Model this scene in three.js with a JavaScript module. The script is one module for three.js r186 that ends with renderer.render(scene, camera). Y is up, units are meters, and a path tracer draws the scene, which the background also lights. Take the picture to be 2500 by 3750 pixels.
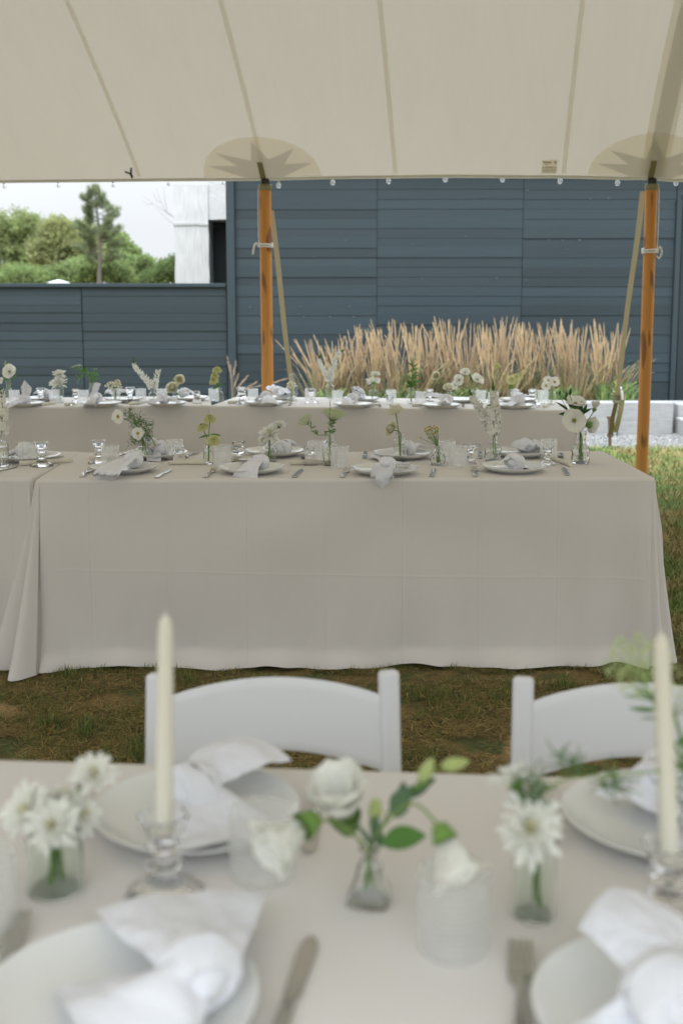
import * as THREE from 'three';
import { mergeGeometries } from 'three/addons/utils/BufferGeometryUtils.js';
import { ImprovedNoise } from 'three/addons/math/ImprovedNoise.js';
import { RoundedBoxGeometry } from 'three/addons/geometries/RoundedBoxGeometry.js';

// ------------------------------------------------------------------ camera, sky, light, exposure
const scene = new THREE.Scene();
const FOCAL = 4200, PITCH = 8 * Math.PI / 180, EYE = new THREE.Vector3(0, 1.443, 0), CX = 1250, CY = 1700;
const camera = new THREE.PerspectiveCamera(2 * Math.atan(1875 / FOCAL) * 180 / Math.PI, 2500 / 3750, 0.05, 600);
camera.position.copy(EYE);
camera.rotation.set(-PITCH, 0, 0);
camera.setViewOffset(2500, 3750, 0, 1875 - CY, 2500, 3750);     // the photograph's shifted frame
camera.focus = 4.6;
camera.userData.fStop = 3.2;
scene.add(camera);

const renderer = new THREE.WebGLRenderer({ antialias: true });
renderer.toneMapping = THREE.LinearToneMapping;
renderer.toneMappingExposure = 1.32;
renderer.shadowMap.enabled = true;

const noise = new ImprovedNoise();
const SUNDIR = new THREE.Vector3(-0.35, 0.85, 0.45).normalize();
{
  const W = 512, H = 256, d = new Float32Array(W * H * 4);
  for (let j = 0; j < H; j++) for (let i = 0; i < W; i++) {
    const el = ((j + 0.5) / H - 0.5) * Math.PI, az = (i + 0.5) / W * Math.PI * 2;
    const s = Math.max(0, Math.sin(el));
    const x = Math.cos(az) * Math.cos(el), z = Math.sin(az) * Math.cos(el);
    let c = 0.5 * noise.noise(x * 3, el * 9, z * 3) + 0.3 * noise.noise(x * 7 + 9, el * 22, z * 7);
    const L = (0.64 + 3.4 * Math.pow(s, 1.4)) * (1 + 0.13 * c);
    const k = (j * W + i) * 4;
    const bl = 0.03 + 0.06 * Math.min(1, s * 2.5); d[k] = L * (1 - bl); d[k + 1] = L * 1.0; d[k + 2] = L * (1 + bl); d[k + 3] = 1;
    if (el < 0) { d[k] = 0.16; d[k + 1] = 0.17; d[k + 2] = 0.12; }
  }
  const t = new THREE.DataTexture(d, W, H, THREE.RGBAFormat, THREE.FloatType);
  t.mapping = THREE.EquirectangularReflectionMapping; t.magFilter = t.minFilter = THREE.LinearFilter; t.needsUpdate = true;
  scene.background = t; scene.environment = t;
}
const sun = new THREE.DirectionalLight(new THREE.Color(1, 0.97, 0.92), 0.9);
sun.position.copy(SUNDIR.clone().multiplyScalar(40)); sun.target.position.set(0, 0, -6);
sun.castShadow = true; sun.shadow.radius = 30; sun.shadow.mapSize.set(2048, 2048);
Object.assign(sun.shadow.camera, { left: -20, right: 20, top: 20, bottom: -20, near: 1, far: 90 });
scene.add(sun, sun.target);

// ------------------------------------------------------------------ helpers
const V = (x, y, z) => new THREE.Vector3(x, y, z);
let seed = 7;
function rnd() { seed = (seed * 1664525 + 1013904223) >>> 0; return seed / 4294967296; }
const rr = (a, b) => a + (b - a) * rnd();
const lerp = (a, b, t) => a + (b - a) * t;
const sst = (a, b, x) => { const t = Math.min(1, Math.max(0, (x - a) / (b - a))); return t * t * (3 - 2 * t); };
const cP = Math.cos(PITCH), sP = Math.sin(PITCH);
function ray(px, py) { const x = (px - CX) / FOCAL, y = -(py - CY) / FOCAL; return V(x, y * cP - sP, -y * sP - cP); }
function P(px, py, h) { const r = ray(px, py); return r.multiplyScalar((h - EYE.y) / r.y).add(EYE); }          // where a line of sight meets a level plane
function PZ(px, py, z) { const r = ray(px, py); return r.multiplyScalar((z - EYE.z) / r.z).add(EYE); }         // ... or an upright plane
const used = {};
function numbered(n) { const k = used[n] = (used[n] ?? -1) + 1; return k ? n + '_' + String(k).padStart(3, '0') : n; }
const shadow = (m) => { m.castShadow = m.receiveShadow = true; return m; };
function thing(name, label, category, pos = V(0, 0, 0), group) {
  const g = new THREE.Group(); g.name = numbered(name); g.position.copy(pos); g.userData = { label, category };
  if (group) g.userData.group = group;
  scene.add(g); return g;
}
function structure(name, geo, mat, label) { const m = shadow(new THREE.Mesh(geo, mat)); m.name = name; m.userData = { kind: 'structure', label }; scene.add(m); return m; }
function part(parent, name, geo, mat, label) { const m = shadow(new THREE.Mesh(geo, mat)); m.name = name; if (label) m.userData.label = label; parent.add(m); return m; }
function single(name, geo, mat, label, category, pos, group) {
  const m = shadow(new THREE.Mesh(geo, mat)); m.name = numbered(name); m.userData = { label, category }; if (group) m.userData.group = group;
  if (pos) m.position.copy(pos); scene.add(m); return m;
}
function copyOf(src, label, pos, turn = 0, group) {
  const c = src.clone(); c.name = numbered(src.name.replace(/_\d+$/, '')); c.userData = { ...src.userData, label }; if (group) c.userData.group = group;
  c.position.copy(pos); c.rotation.set(0, turn, 0); scene.add(c); return c;
}
function merge(list) {
  const norm = list.map((g) => { let h = g.index ? g.toNonIndexed() : g.clone(); for (const k of Object.keys(h.attributes)) if (!['position', 'normal', 'uv'].includes(k)) h.deleteAttribute(k);
    if (!h.attributes.uv) h.setAttribute('uv', new THREE.Float32BufferAttribute(new Float32Array(h.attributes.position.count * 2), 2)); if (!h.attributes.normal) h.computeVertexNormals(); return h; });
  return mergeGeometries(norm);
}
const box = (w, h, d, x = 0, y = 0, z = 0) => new THREE.BoxGeometry(w, h, d).translate(x, y, z);
const rbox = (w, h, d, r, x = 0, y = 0, z = 0) => new RoundedBoxGeometry(w, h, d, 2, r).translate(x, y, z);
function tube(pts, r, seg = 12, rad = 6) { return new THREE.TubeGeometry(new THREE.CatmullRomCurve3(pts), seg, r, rad, false); }
function taperTube(pts, r0, r1, seg = 10, rad = 6) {
  const c = new THREE.CatmullRomCurve3(pts), g = new THREE.TubeGeometry(c, seg, 1, rad, false), p = g.attributes.position, q = V(0, 0, 0), v = V(0, 0, 0);
  for (let i = 0; i <= seg; i++) { c.getPointAt(i / seg, q); const r = lerp(r0, r1, i / seg); for (let j = 0; j <= rad; j++) { const k = i * (rad + 1) + j; v.fromBufferAttribute(p, k).sub(q).multiplyScalar(r).add(q); p.setXYZ(k, v.x, v.y, v.z); } }
  return g;
}
function cyl(a, b, r0, r1 = r0, rad = 12) {
  const d = b.clone().sub(a), g = new THREE.CylinderGeometry(r1, r0, d.length(), rad, 1);
  g.applyQuaternion(new THREE.Quaternion().setFromUnitVectors(V(0, 1, 0), d.clone().normalize())); const m = a.clone().add(b).multiplyScalar(0.5); return g.translate(m.x, m.y, m.z);
}
function lathe(pts, seg = 32) { return new THREE.LatheGeometry(pts.map(([r, y]) => new THREE.Vector2(r, y)), seg); }
function surf(nu, nv, fn) {                                            // grid surface: fn(u, v) -> Vector3
  const pos = [], uv = [], idx = [];
  for (let j = 0; j <= nv; j++) for (let i = 0; i <= nu; i++) { const p = fn(i / nu, j / nv); pos.push(p.x, p.y, p.z); uv.push(i / nu, j / nv); }
  for (let j = 0; j < nv; j++) for (let i = 0; i < nu; i++) { const a = j * (nu + 1) + i, b = a + 1, c = a + nu + 1, d = c + 1; idx.push(a, b, d, a, d, c); }
  const g = new THREE.BufferGeometry(); g.setAttribute('position', new THREE.Float32BufferAttribute(pos, 3)); g.setAttribute('uv', new THREE.Float32BufferAttribute(uv, 2)); g.setIndex(idx); g.computeVertexNormals(); return g;
}
function tex(w, h, fn, srgb = false, rep) {
  const d = new Uint8Array(w * h * 4);
  for (let j = 0; j < h; j++) for (let i = 0; i < w; i++) { const c = fn(i / w, j / h, i, j), k = (j * w + i) * 4; d[k] = Math.max(0, Math.min(255, c[0] * 255)); d[k + 1] = Math.max(0, Math.min(255, c[1] * 255)); d[k + 2] = Math.max(0, Math.min(255, c[2] * 255)); d[k + 3] = 255; }
  const t = new THREE.DataTexture(d, w, h, THREE.RGBAFormat); t.wrapS = t.wrapT = THREE.RepeatWrapping; t.magFilter = THREE.LinearFilter; t.minFilter = THREE.LinearMipmapLinearFilter; t.generateMipmaps = true;
  if (srgb) t.colorSpace = THREE.SRGBColorSpace; if (rep) t.repeat.set(...rep); t.needsUpdate = true; return t;
}
const lin2s = (c) => c <= 0.0031308 ? 12.92 * c : 1.055 * Math.pow(c, 1 / 2.4) - 0.055;
const S = (r, g, b) => [lin2s(r), lin2s(g), lin2s(b)];
// tileable fractal noise on the unit square
function fbm(u, v, f, o = 4, sx = 1, sy = 1) {
  let s = 0, a = 0.5; const tau = Math.PI * 2;
  for (let k = 0; k < o; k++) { s += a * noise.noise(Math.cos(u * tau) * f * sx + 17 * k, Math.sin(u * tau) * f * sx + Math.cos(v * tau) * f * sy, Math.sin(v * tau) * f * sy + 5 * k); a *= 0.5; f *= 2; }
  return s;
}
const lin = (r, g, b) => new THREE.Color().setRGB(r, g, b);
const std = (r, g, b, rough = 0.8, extra = {}) => new THREE.MeshStandardMaterial({ color: lin(r, g, b), roughness: rough, side: THREE.DoubleSide, ...extra });
const phy = (o) => new THREE.MeshPhysicalMaterial({ side: THREE.DoubleSide, ...o });

// ------------------------------------------------------------------ materials
const weave = tex(256, 256, (u, v, i, j) => { const w = 0.5 + 0.22 * Math.sin(i * Math.PI / 2) * Math.sin(j * Math.PI / 2) + 0.3 * fbm(u, v, 1.6, 4); return [w, w, w]; });
const M = {};
const canvasTex = tex(256, 1024, (u, v) => { const n = fbm(u, v, 1.3, 4, 1, 2), f = fbm(u + 0.4, v, 9, 3), st = sst(0.30, 0.42, fbm(u + 0.2, v + 0.6, 6, 2)), c = 0.96 + 0.03 * n + 0.015 * f - 0.03 * st; return S(c, c, c * 0.995); }, true);
M.canvas = phy({ map: canvasTex, color: lin(0.65, 0.59, 0.51), roughness: 1, transmission: 0.166, thickness: 0, specularIntensity: 0.1 });
M.canvasSeam = phy({ color: lin(0.89, 0.865, 0.78), roughness: 1, transmission: 0.85, thickness: 0, specularIntensity: 0.1 });
M.canvasPatch = phy({ color: lin(0.93, 0.895, 0.81), roughness: 1, transmission: 0.86, thickness: 0, specularIntensity: 0.1 });
M.canvasStar = phy({ color: lin(0.78, 0.775, 0.76), roughness: 1, transmission: 0.8, thickness: 0, specularIntensity: 0.1 });
M.hem = phy({ color: lin(0.52, 0.49, 0.40), roughness: 1, transmission: 0.2, thickness: 0, specularIntensity: 0.1 });
M.webbing = std(0.20, 0.18, 0.10, 0.9);
M.strap = phy({ color: lin(0.34, 0.285, 0.18), roughness: 1, transmission: 0.15, thickness: 0, specularIntensity: 0.2 });
M.iron = std(0.05, 0.05, 0.045, 0.5, { metalness: 0.7 });
M.brassy = std(0.22, 0.21, 0.13, 0.5, { metalness: 0.6 });
M.rust = std(0.16, 0.10, 0.07, 0.9);
M.rope = std(0.72, 0.72, 0.68, 0.9);
const grain = tex(256, 1024, (u, v) => {
  const n = fbm(u, v, 2.2, 4, 3, 0.35), s = noise.noise(u * 26, v * 2.2, 3.3) * 0.5 + n, k = sst(0.32, 0.5, noise.noise(u * 5, v * 9, 8.8));
  const a = 0.5 + 0.55 * s; return S(lerp(0.40, 0.62, a) * (1 - 0.55 * k), lerp(0.165, 0.28, a) * (1 - 0.6 * k), lerp(0.028, 0.055, a) * (1 - 0.5 * k));
}, true);
M.pole = new THREE.MeshStandardMaterial({ map: grain, roughness: 0.55 });
M.cloth = std(0.71, 0.66, 0.585, 0.95);
M.napkin = std(0.80, 0.81, 0.87, 1.0);
M.plate = phy({ color: lin(0.80, 0.81, 0.79), roughness: 0.22, clearcoat: 0.5, clearcoatRoughness: 0.12 });
M.steel = std(0.56, 0.55, 0.52, 0.2, { metalness: 1 });
M.candle = phy({ color: lin(0.72, 0.69, 0.58), roughness: 0.55 });
M.tumbler = phy({ color: lin(0.985, 0.99, 0.99), roughness: 0.42, transmission: 0.95, thickness: 0, ior: 1.5 });
M.glass = phy({ color: lin(0.98, 0.99, 0.985), roughness: 0.08, transmission: 1, thickness: 0, ior: 1.75 });
M.glassGreen = phy({ color: lin(0.90, 0.94, 0.915), roughness: 0.12, transmission: 0.97, thickness: 0, ior: 1.5 });
M.water = phy({ color: lin(0.975, 0.99, 0.97), roughness: 0.03, transmission: 1, thickness: 0, ior: 1.25 });
M.solidGlass = phy({ color: lin(1, 1, 1), roughness: 0.1, transmission: 1, thickness: 0.02, ior: 1.33 });
M.stem = std(0.15, 0.28, 0.055, 0.6);
M.stemPale = std(0.20, 0.30, 0.08, 0.6);
M.leaf = phy({ color: lin(0.10, 0.235, 0.045), roughness: 1, transmission: 0.25, thickness: 0 });
M.leafBlue = phy({ color: lin(0.10, 0.18, 0.09), roughness: 1, transmission: 0.25, thickness: 0 });
M.leafDark = phy({ color: lin(0.04, 0.105, 0.03), roughness: 1, transmission: 0.15, thickness: 0 });
M.petal = phy({ color: lin(0.91, 0.91, 0.85), roughness: 1, transmission: 0.3, thickness: 0, specularIntensity: 0.3 });
M.petalCream = phy({ color: lin(0.87, 0.85, 0.68), roughness: 1, transmission: 0.3, thickness: 0, specularIntensity: 0.3 });
M.petalGreen = phy({ color: lin(0.70, 0.70, 0.38), roughness: 1, transmission: 0.25, thickness: 0, specularIntensity: 0.3 });
M.bud = phy({ color: lin(0.50, 0.58, 0.22), roughness: 1, transmission: 0.25, thickness: 0 });
M.disc = std(0.55, 0.36, 0.05, 0.9);
M.discYellow = std(0.78, 0.74, 0.30, 0.9);
M.umbel = std(0.48, 0.58, 0.26, 0.9);
M.umbelWhite = std(0.66, 0.70, 0.52, 0.9);
M.resin = std(0.76, 0.765, 0.77, 0.45);

// ------------------------------------------------------------------ ground
const lawnTex = tex(1024, 1024, (u, v) => {
  const a = fbm(u, v, 1.4, 5), b = fbm(u + 0.37, v + 0.71, 3.2, 5), f = fbm(u, v, 40, 3), g = sst(-0.08, 0.28, b + 0.2 * f), soil = sst(0.16, 0.34, a - 0.25 * b);
  let c = [lerp(0.22, 0.085, g), lerp(0.155, 0.11, g), lerp(0.055, 0.03, g)];
  c = [lerp(c[0], 0.40, soil), lerp(c[1], 0.28, soil), lerp(c[2], 0.13, soil)];
  const m = 0.85 + 0.9 * f; return S(c[0] * m, c[1] * m, c[2] * m);
}, true, [1, 1]);
const lawnMat = new THREE.MeshStandardMaterial({ map: lawnTex, roughness: 1, side: THREE.DoubleSide });
{
  const g = new THREE.PlaneGeometry(420, 420, 2, 2).rotateX(-Math.PI / 2).translate(0, 0, -120);
  const p = g.attributes.position, uv = g.attributes.uv; for (let i = 0; i < p.count; i++) uv.setXY(i, p.getX(i) / 3.1, p.getZ(i) / 3.1);
  structure('lawn', g, lawnMat, 'worn dry lawn running under the tent');
}
function bladeGeo(w, h, bend) {
  const g = new THREE.BufferGeometry();
  g.setAttribute('position', new THREE.Float32BufferAttribute([-w / 2, 0, 0, w / 2, 0, 0, -w * 0.36, h * 0.55, bend * 0.35, w * 0.36, h * 0.55, bend * 0.35, 0, h, bend], 3));
  g.setIndex([0, 1, 3, 0, 3, 2, 2, 3, 4]); g.computeVertexNormals(); return g;
}
function grassField(name, label, n, area, pick, geo, parent = scene) {
  const m = new THREE.InstancedMesh(geo, new THREE.MeshStandardMaterial({ roughness: 0.9, side: THREE.DoubleSide }), n), o = new THREE.Object3D(), c = new THREE.Color();
  let k = 0, tries = 0;
  while (k < n && tries++ < n * 6) { const [x, z] = area(); const r = pick(x, z); if (!r) continue; o.position.set(x + (r.dx || 0), r.y || 0, z + (r.dz || 0)); o.rotation.set(r.tilt, rr(0, 6.28), 0, 'YXZ'); o.scale.setScalar(r.s); o.updateMatrix(); m.setMatrixAt(k, o.matrix); m.setColorAt(k, c.setRGB(...r.c)); k++; }
  m.count = k; m.name = numbered(name); m.userData = { kind: 'stuff', label }; if (parent === scene) m.userData.category = 'grass'; shadow(m); parent.add(m); return m;
}
const greenAt = (x, z) => 0.7 * noise.noise(x * 3.6, 0.5, z * 3.6) + 0.8 * noise.noise(x * 9.5, 4.5, z * 9.5);
const soilAt = (x, z) => noise.noise(x * 2.3 + 31, 7.7, z * 3.1 + 4);
const nearArea = () => { const z = -Math.sqrt(rr(1.6 * 1.6, 4.95 * 4.95)); return [rr(-1, 1) * (0.36 * -z + 0.3), z]; };
grassField('dry_grass', 'matted straw coloured dead grass between the two nearest tables', 120000, nearArea, (x, z) => {
  if (soilAt(x, z) > 0.30 && rnd() < 0.93) return null; const v = rr(0.45, 1.25), t = rnd();
  return { tilt: rr(1.15, 1.62), y: rr(0.0, 0.014), s: rr(0.5, 1.25), c: t < 0.66 ? [0.34 * v, 0.25 * v, 0.085 * v] : t < 0.82 ? [0.44 * v, 0.345 * v, 0.15 * v] : [0.2 * v, 0.14 * v, 0.05 * v] };
}, bladeGeo(0.0027, 0.048, 0.012));
grassField('green_grass', 'scattered green grass tufts in the dry lawn between tables', 115000, nearArea, (x, z) => {
  const g = greenAt(x, z); if (soilAt(x, z) > 0.33 || rnd() > sst(-0.38, 0.34, g) + 0.14) return null; const v = rr(0.5, 1.3), t = rnd();
  return { tilt: rr(-0.15, 1.15), s: rr(0.35, 0.95) * (0.8 + 0.6 * sst(0.2, 0.7, g)), c: t < 0.8 ? [0.13 * v, 0.18 * v, 0.045 * v] : [0.22 * v, 0.23 * v, 0.065 * v] };
}, bladeGeo(0.0032, 0.046, 0.016));
grassField('lawn_grass', 'lighter green lawn outside the tent on the right', 90000, () => { const z = -rr(4.6, 11.4); return [rr(0.19, 0.40) * -z, z]; }, (x, z) => {
  const g = greenAt(x * 0.8, z * 0.8), gr = sst(-0.35, 0.3, g), v = rr(0.6, 1.25);
  return { tilt: rr(0, 1.2), s: rr(0.6, 1.3), c: [lerp(0.37, 0.20, gr) * v, lerp(0.31, 0.28, gr) * v, lerp(0.13, 0.08, gr) * v] };
}, bladeGeo(0.006, 0.055, 0.02));
// gravel path in front of the planter
{
  const z0 = P(2400, 1645, 0).z, z1 = P(2400, 1592, 0).z;
  const gt = tex(512, 512, (u, v) => { const n = fbm(u, v, 30, 3), m = fbm(u, v, 3, 3); const c = 0.22 + 0.2 * n + 0.12 * m; return S(c * 0.99, c * 0.97, c * 0.93); }, true);
  const g = new THREE.PlaneGeometry(11, z0 - z1).rotateX(-Math.PI / 2); const uv = g.attributes.uv, p = g.attributes.position; for (let i = 0; i < p.count; i++) uv.setXY(i, p.getX(i), p.getZ(i));
  const m = structure('gravel_path', g, new THREE.MeshStandardMaterial({ map: gt, roughness: 1 }), 'pale gravel path in front of the concrete planter'); m.position.set(4.0, 0.005, (z0 + z1) / 2);
  grassField('gravel', 'loose pale pebbles on the gravel path', 14000, () => [rr(1.6, 5.2), rr(z1, z0 + 0.06)], () => { const v = rr(0.12, 0.34); return { tilt: rr(0, 3), y: 0.006, s: rr(0.5, 1.6), c: [v, v * 0.98, v * 0.94] }; }, new THREE.IcosahedronGeometry(0.012, 0)).userData.category = 'gravel';
}

// ------------------------------------------------------------------ blue clapboard building and fence
const WZ = -14.0;
const blue = (k, l = 1) => std(0.0255 * k, 0.044 * k, 0.0545 * k, 0.62 * l, {});
const paintTex = tex(512, 256, (u, v) => { const n = fbm(u, v, 3, 5, 0.5, 2), s = noise.noise(u * 6, v * 60, 2.2); const c = 0.86 + 0.22 * n + 0.07 * s; return [c, c, c]; });
const boardMats = [0.84, 0.95, 1.05, 1.16].map((k) => { const m = blue(k); m.map = paintTex; return m; });
const trimMat = blue(0.98);
function boardGeo(w, h) { // lapped board: thin at the top, thick at the bottom, lower edge rounded
  const s = new THREE.Shape(); s.moveTo(0, 0); s.lineTo(0.0105, 0.0); s.lineTo(0.0122, 0.004); s.lineTo(0.0085, h + 0.018); s.lineTo(0, h + 0.018); s.closePath();
  const g = new THREE.ExtrudeGeometry(s, { depth: w, bevelEnabled: false }).rotateY(-Math.PI / 2).translate(w / 2, 0, 0);   // extrudes along x; thickness towards +z
  const p = g.attributes.position, uv = g.attributes.uv; for (let i = 0; i < p.count; i++) uv.setXY(i, p.getX(i) * 0.45, p.getY(i) * 2.4); g.computeVertexNormals(); return g;
}
const chipGeo = new THREE.SphereGeometry(1, 8, 6), chipMat = std(0.16, 0.19, 0.21, 0.9);
{
  const xAt = (px) => PZ(px, 1000, WZ).x, B = thing('clapboard_building', 'dark blue clapboard building behind the tall dry grasses', 'building', V(xAt(1650), 0, WZ));
  const x0 = xAt(832) - B.position.x, x1 = xAt(862) - B.position.x, top = 3.2, rowH = 0.1146;
  part(B, 'wall', box(9.2, top, 6, x0 + 4.6, top / 2, -3.02), blue(0.75));
  part(B, 'corner_trim', rbox(x1 - x0, top, 0.07, 0.006, (x0 + x1) / 2, top / 2, 0.02), trimMat);
  part(B, 'roof_edge', rbox(9.4, 0.2, 6.3, 0.01, x0 + 4.6, top + 0.1, -2.95), trimMat);
  const cuts = [862, 1380, 1910, 2464].map((p) => xAt(p) - B.position.x), doorTop = PZ(2480, 750, WZ).y, xd = xAt(2485) - B.position.x;
  const geos = cuts.slice(0, 3).map((a, i) => boardGeo(cuts[i + 1] - a - 0.006, rowH));
  for (let r = 0; r < 27; r++) for (let i = 0; i < 3; i++) {
    const m = part(B, 'board', geos[i], boardMats[Math.floor(rnd() * 4)]); m.position.set((cuts[i] + cuts[i + 1]) / 2, 0.03 + r * rowH + rr(-0.003, 0.003) + (i === 1 ? 0.004 : 0), -0.012 + rr(-0.004, 0.004)); m.rotation.z = rr(-0.0022, 0.0022) + 0.002; m.rotation.x = rr(-0.02, 0.02);
  }
  const g4 = boardGeo(1.6, rowH);
  for (let r = 0; r < 27; r++) { const y = 0.03 + r * rowH; if (y < doorTop + 0.05) continue; const m = part(B, 'board', g4, boardMats[r % 4]); m.position.set(cuts[3] + 0.81, y, -0.012); }
  part(B, 'door_trim', rbox(xd - cuts[3] - 0.004, doorTop + 0.06, 0.05, 0.005, (cuts[3] + xd) / 2, (doorTop + 0.06) / 2, 0.012), trimMat);
  part(B, 'door_trim', rbox(1.05, 0.07, 0.05, 0.005, xd + 0.53, doorTop + 0.085, 0.012), trimMat);
  const door = part(B, 'door', rbox(0.98, doorTop - 0.02, 0.045, 0.006, xd + 0.5, doorTop / 2, -0.012), blue(0.62));
  for (const [px, py, w] of [[1113, 1160, 7], [1150, 940, 5], [1277, 1123, 7], [1294, 1160, 8], [1208, 1160, 9], [1264, 880, 5], [1510, 895, 5], [1930, 697, 10], [2160, 728, 8], [2225, 727, 9], [2008, 878, 7], [2058, 880, 8], [2120, 879, 12], [1705, 865, 5], [1925, 1025, 7], [1818, 1018, 8], [2075, 912, 5], [1100, 1122, 6], [915, 1125, 9], [2440, 838, 6], [1545, 1020, 5], [2130, 970, 4], [941, 718, 4], [2390, 1365, 12]]) {
    const c = PZ(px, py, WZ + 0.022).sub(B.position), m = part(B, 'paint_chip', chipGeo, chipMat); m.position.copy(c); m.scale.set(w * 0.0013, 0.0022 + w * 0.0003, 0.003);
  }
}
{
  const xAt = (px) => PZ(px, 1000, WZ).x, xr = xAt(829), xm = xAt(297), xl = -7.2, top = PZ(400, 1050, WZ).y;
  const F = thing('board_fence', 'dark blue horizontal board fence left of the clapboard building', 'fence', V(xm, 0, WZ));
  part(F, 'backing', box(xr - xl, top + 0.01, 0.03, (xr + xl) / 2 - xm, (top + 0.01) / 2, -0.033), blue(0.45));
  for (let y = 0.02, r = 0; y < top - 0.02; r++) {
    const h = Math.min(rr(0.098, 0.118), top - y);
    for (const [a, b] of [[xl, xm - 0.006], [xm + 0.006, xr - 0.006]]) { const m = part(F, 'board', boardGeo(b - a, h - 0.016), boardMats[Math.floor(rnd() * 3)]); m.position.set((a + b) / 2 - xm, y + rr(-0.004, 0.004), -0.01 + rr(-0.004, 0.006)); m.rotation.z = rr(-0.0022, 0.0022); }
    y += h;
  }
  part(F, 'top_rail', rbox(xr - xl - 0.01, 0.045, 0.075, 0.005, (xr + xl) / 2 - xm, top + 0.018, 0.0), trimMat);
}
// whitewashed masonry tower behind the fence
{
  const z = -18, at = (px, py) => PZ(px, py, z), a = at(642, 1000).x, b = at(766, 1000).x, c = at(838, 1000).x, T0 = V(a, 0, z);
  const T = thing('masonry_tower', 'white painted masonry tower with a dark opening beside the blue building', 'tower', T0);
  const wt = tex(512, 512, (u, v) => { const n = fbm(u, v, 2.2, 5), s = sst(0.2, 0.5, fbm(u + 0.3, v, 2, 4, 3, 0.8)); const k = 0.63 + 0.14 * n - 0.08 * s; return S(k, k * 0.995, k * 0.99); }, true);
  const wb = tex(512, 512, (u, v) => { const n = 0.5 + 0.7 * fbm(u, v, 3, 5); return [n, n, n]; });
  const wm = new THREE.MeshStandardMaterial({ map: wt, bumpMap: wb, bumpScale: 0.006, roughness: 0.95 });
  const rough = (w, h, d, x, y, zz, n = 10) => { const g = new THREE.BoxGeometry(w, h, d, n, Math.ceil(h * 12), 4).translate(x, y, zz), p = g.attributes.position; for (let i = 0; i < p.count; i++) { const X = p.getX(i), Y = p.getY(i), Z = p.getZ(i); p.setXYZ(i, X + 0.012 * noise.noise(X * 4, Y * 4, Z * 4 + 3), Y + 0.015 * noise.noise(X * 4 + 9, Y * 4, Z * 4), Z + 0.008 * noise.noise(X * 3, Y * 5 + 4, Z * 4)); } g.computeVertexNormals(); return g; };
  const led = at(700, 820).y, op = at(790, 803).y, top = at(700, 676).y;
  part(T, 'pillar', rough(b - a, top, 0.9, (b - a) / 2, top / 2, -0.45), wm);
  part(T, 'ledge', rough(b - a + 0.015, 0.035, 0.92, (b - a) / 2, led, -0.445), wm);
  part(T, 'lintel', rough(c - b + 0.1, top + 0.05 - op, 0.86, (c + b) / 2 - a + 0.04, (top + 0.05 + op) / 2, -0.455), wm);
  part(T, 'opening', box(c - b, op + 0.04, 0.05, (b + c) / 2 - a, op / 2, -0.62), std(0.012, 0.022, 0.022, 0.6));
}
{ // little white roof lantern beyond the fence
  const z = -60, p = PZ(216, 1050, z), C = thing('roof_cupola', 'small white roof cupola with windows just above the fence', 'cupola', V(p.x, 0, z)), y = p.y - 0.15;
  part(C, 'wall', box(0.78, 0.5, 0.78, 0, y + 0.1, 0), std(0.75, 0.75, 0.75));
  part(C, 'roof', new THREE.ConeGeometry(0.72, 0.16, 4).rotateY(Math.PI / 4).translate(0, y + 0.43, 0), std(0.7, 0.7, 0.72));
  for (const x of [-0.2, 0.2]) part(C, 'window', box(0.24, 0.2, 0.02, x, y + 0.2, 0.4), std(0.3, 0.36, 0.4, 0.3));
  part(C, 'mast', box(0.6, y - 0.14, 0.6, 0, (y - 0.14) / 2, 0), std(0.25, 0.25, 0.26));
}
// ------------------------------------------------------------------ trees beyond the fence
const leafClump = (() => { const gs = []; let s0 = seed; seed = 99; for (let i = 0; i < 7; i++) { const g = new THREE.BufferGeometry(); const w = rr(0.035, 0.06), l = rr(0.10, 0.16); g.setAttribute('position', new THREE.Float32BufferAttribute([0, 0, 0, w, l * 0.5, 0.015, 0, l, 0, -w, l * 0.5, 0.015], 3)); g.setIndex([0, 1, 2, 0, 2, 3]); g.rotateX(rr(-1.5, 1.5)).rotateY(rr(0, 6.28)).rotateZ(rr(-1.2, 1.2)).translate(rr(-0.16, 0.16), rr(-0.12, 0.12), rr(-0.16, 0.16)); g.computeVertexNormals(); gs.push(g); } seed = s0; return merge(gs); })();
const needleClump = (() => { const gs = []; for (let i = 0; i < 12; i++) { const g = new THREE.BufferGeometry(); const l = 0.3; g.setAttribute('position', new THREE.Float32BufferAttribute([-0.009, 0, 0, 0.009, 0, 0, 0, l, 0], 3)); g.setIndex([0, 1, 2]); g.rotateX(0.6 + 0.6 * Math.sin(i * 2.1)).rotateY(i * 2.4); g.computeVertexNormals(); gs.push(g); } return merge(gs); })();
const barkMat = std(0.15, 0.13, 0.11, 0.95);
const leafMat = phy({ roughness: 1, transmission: 0.5, thickness: 0, specularIntensity: 0.3 });
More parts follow.
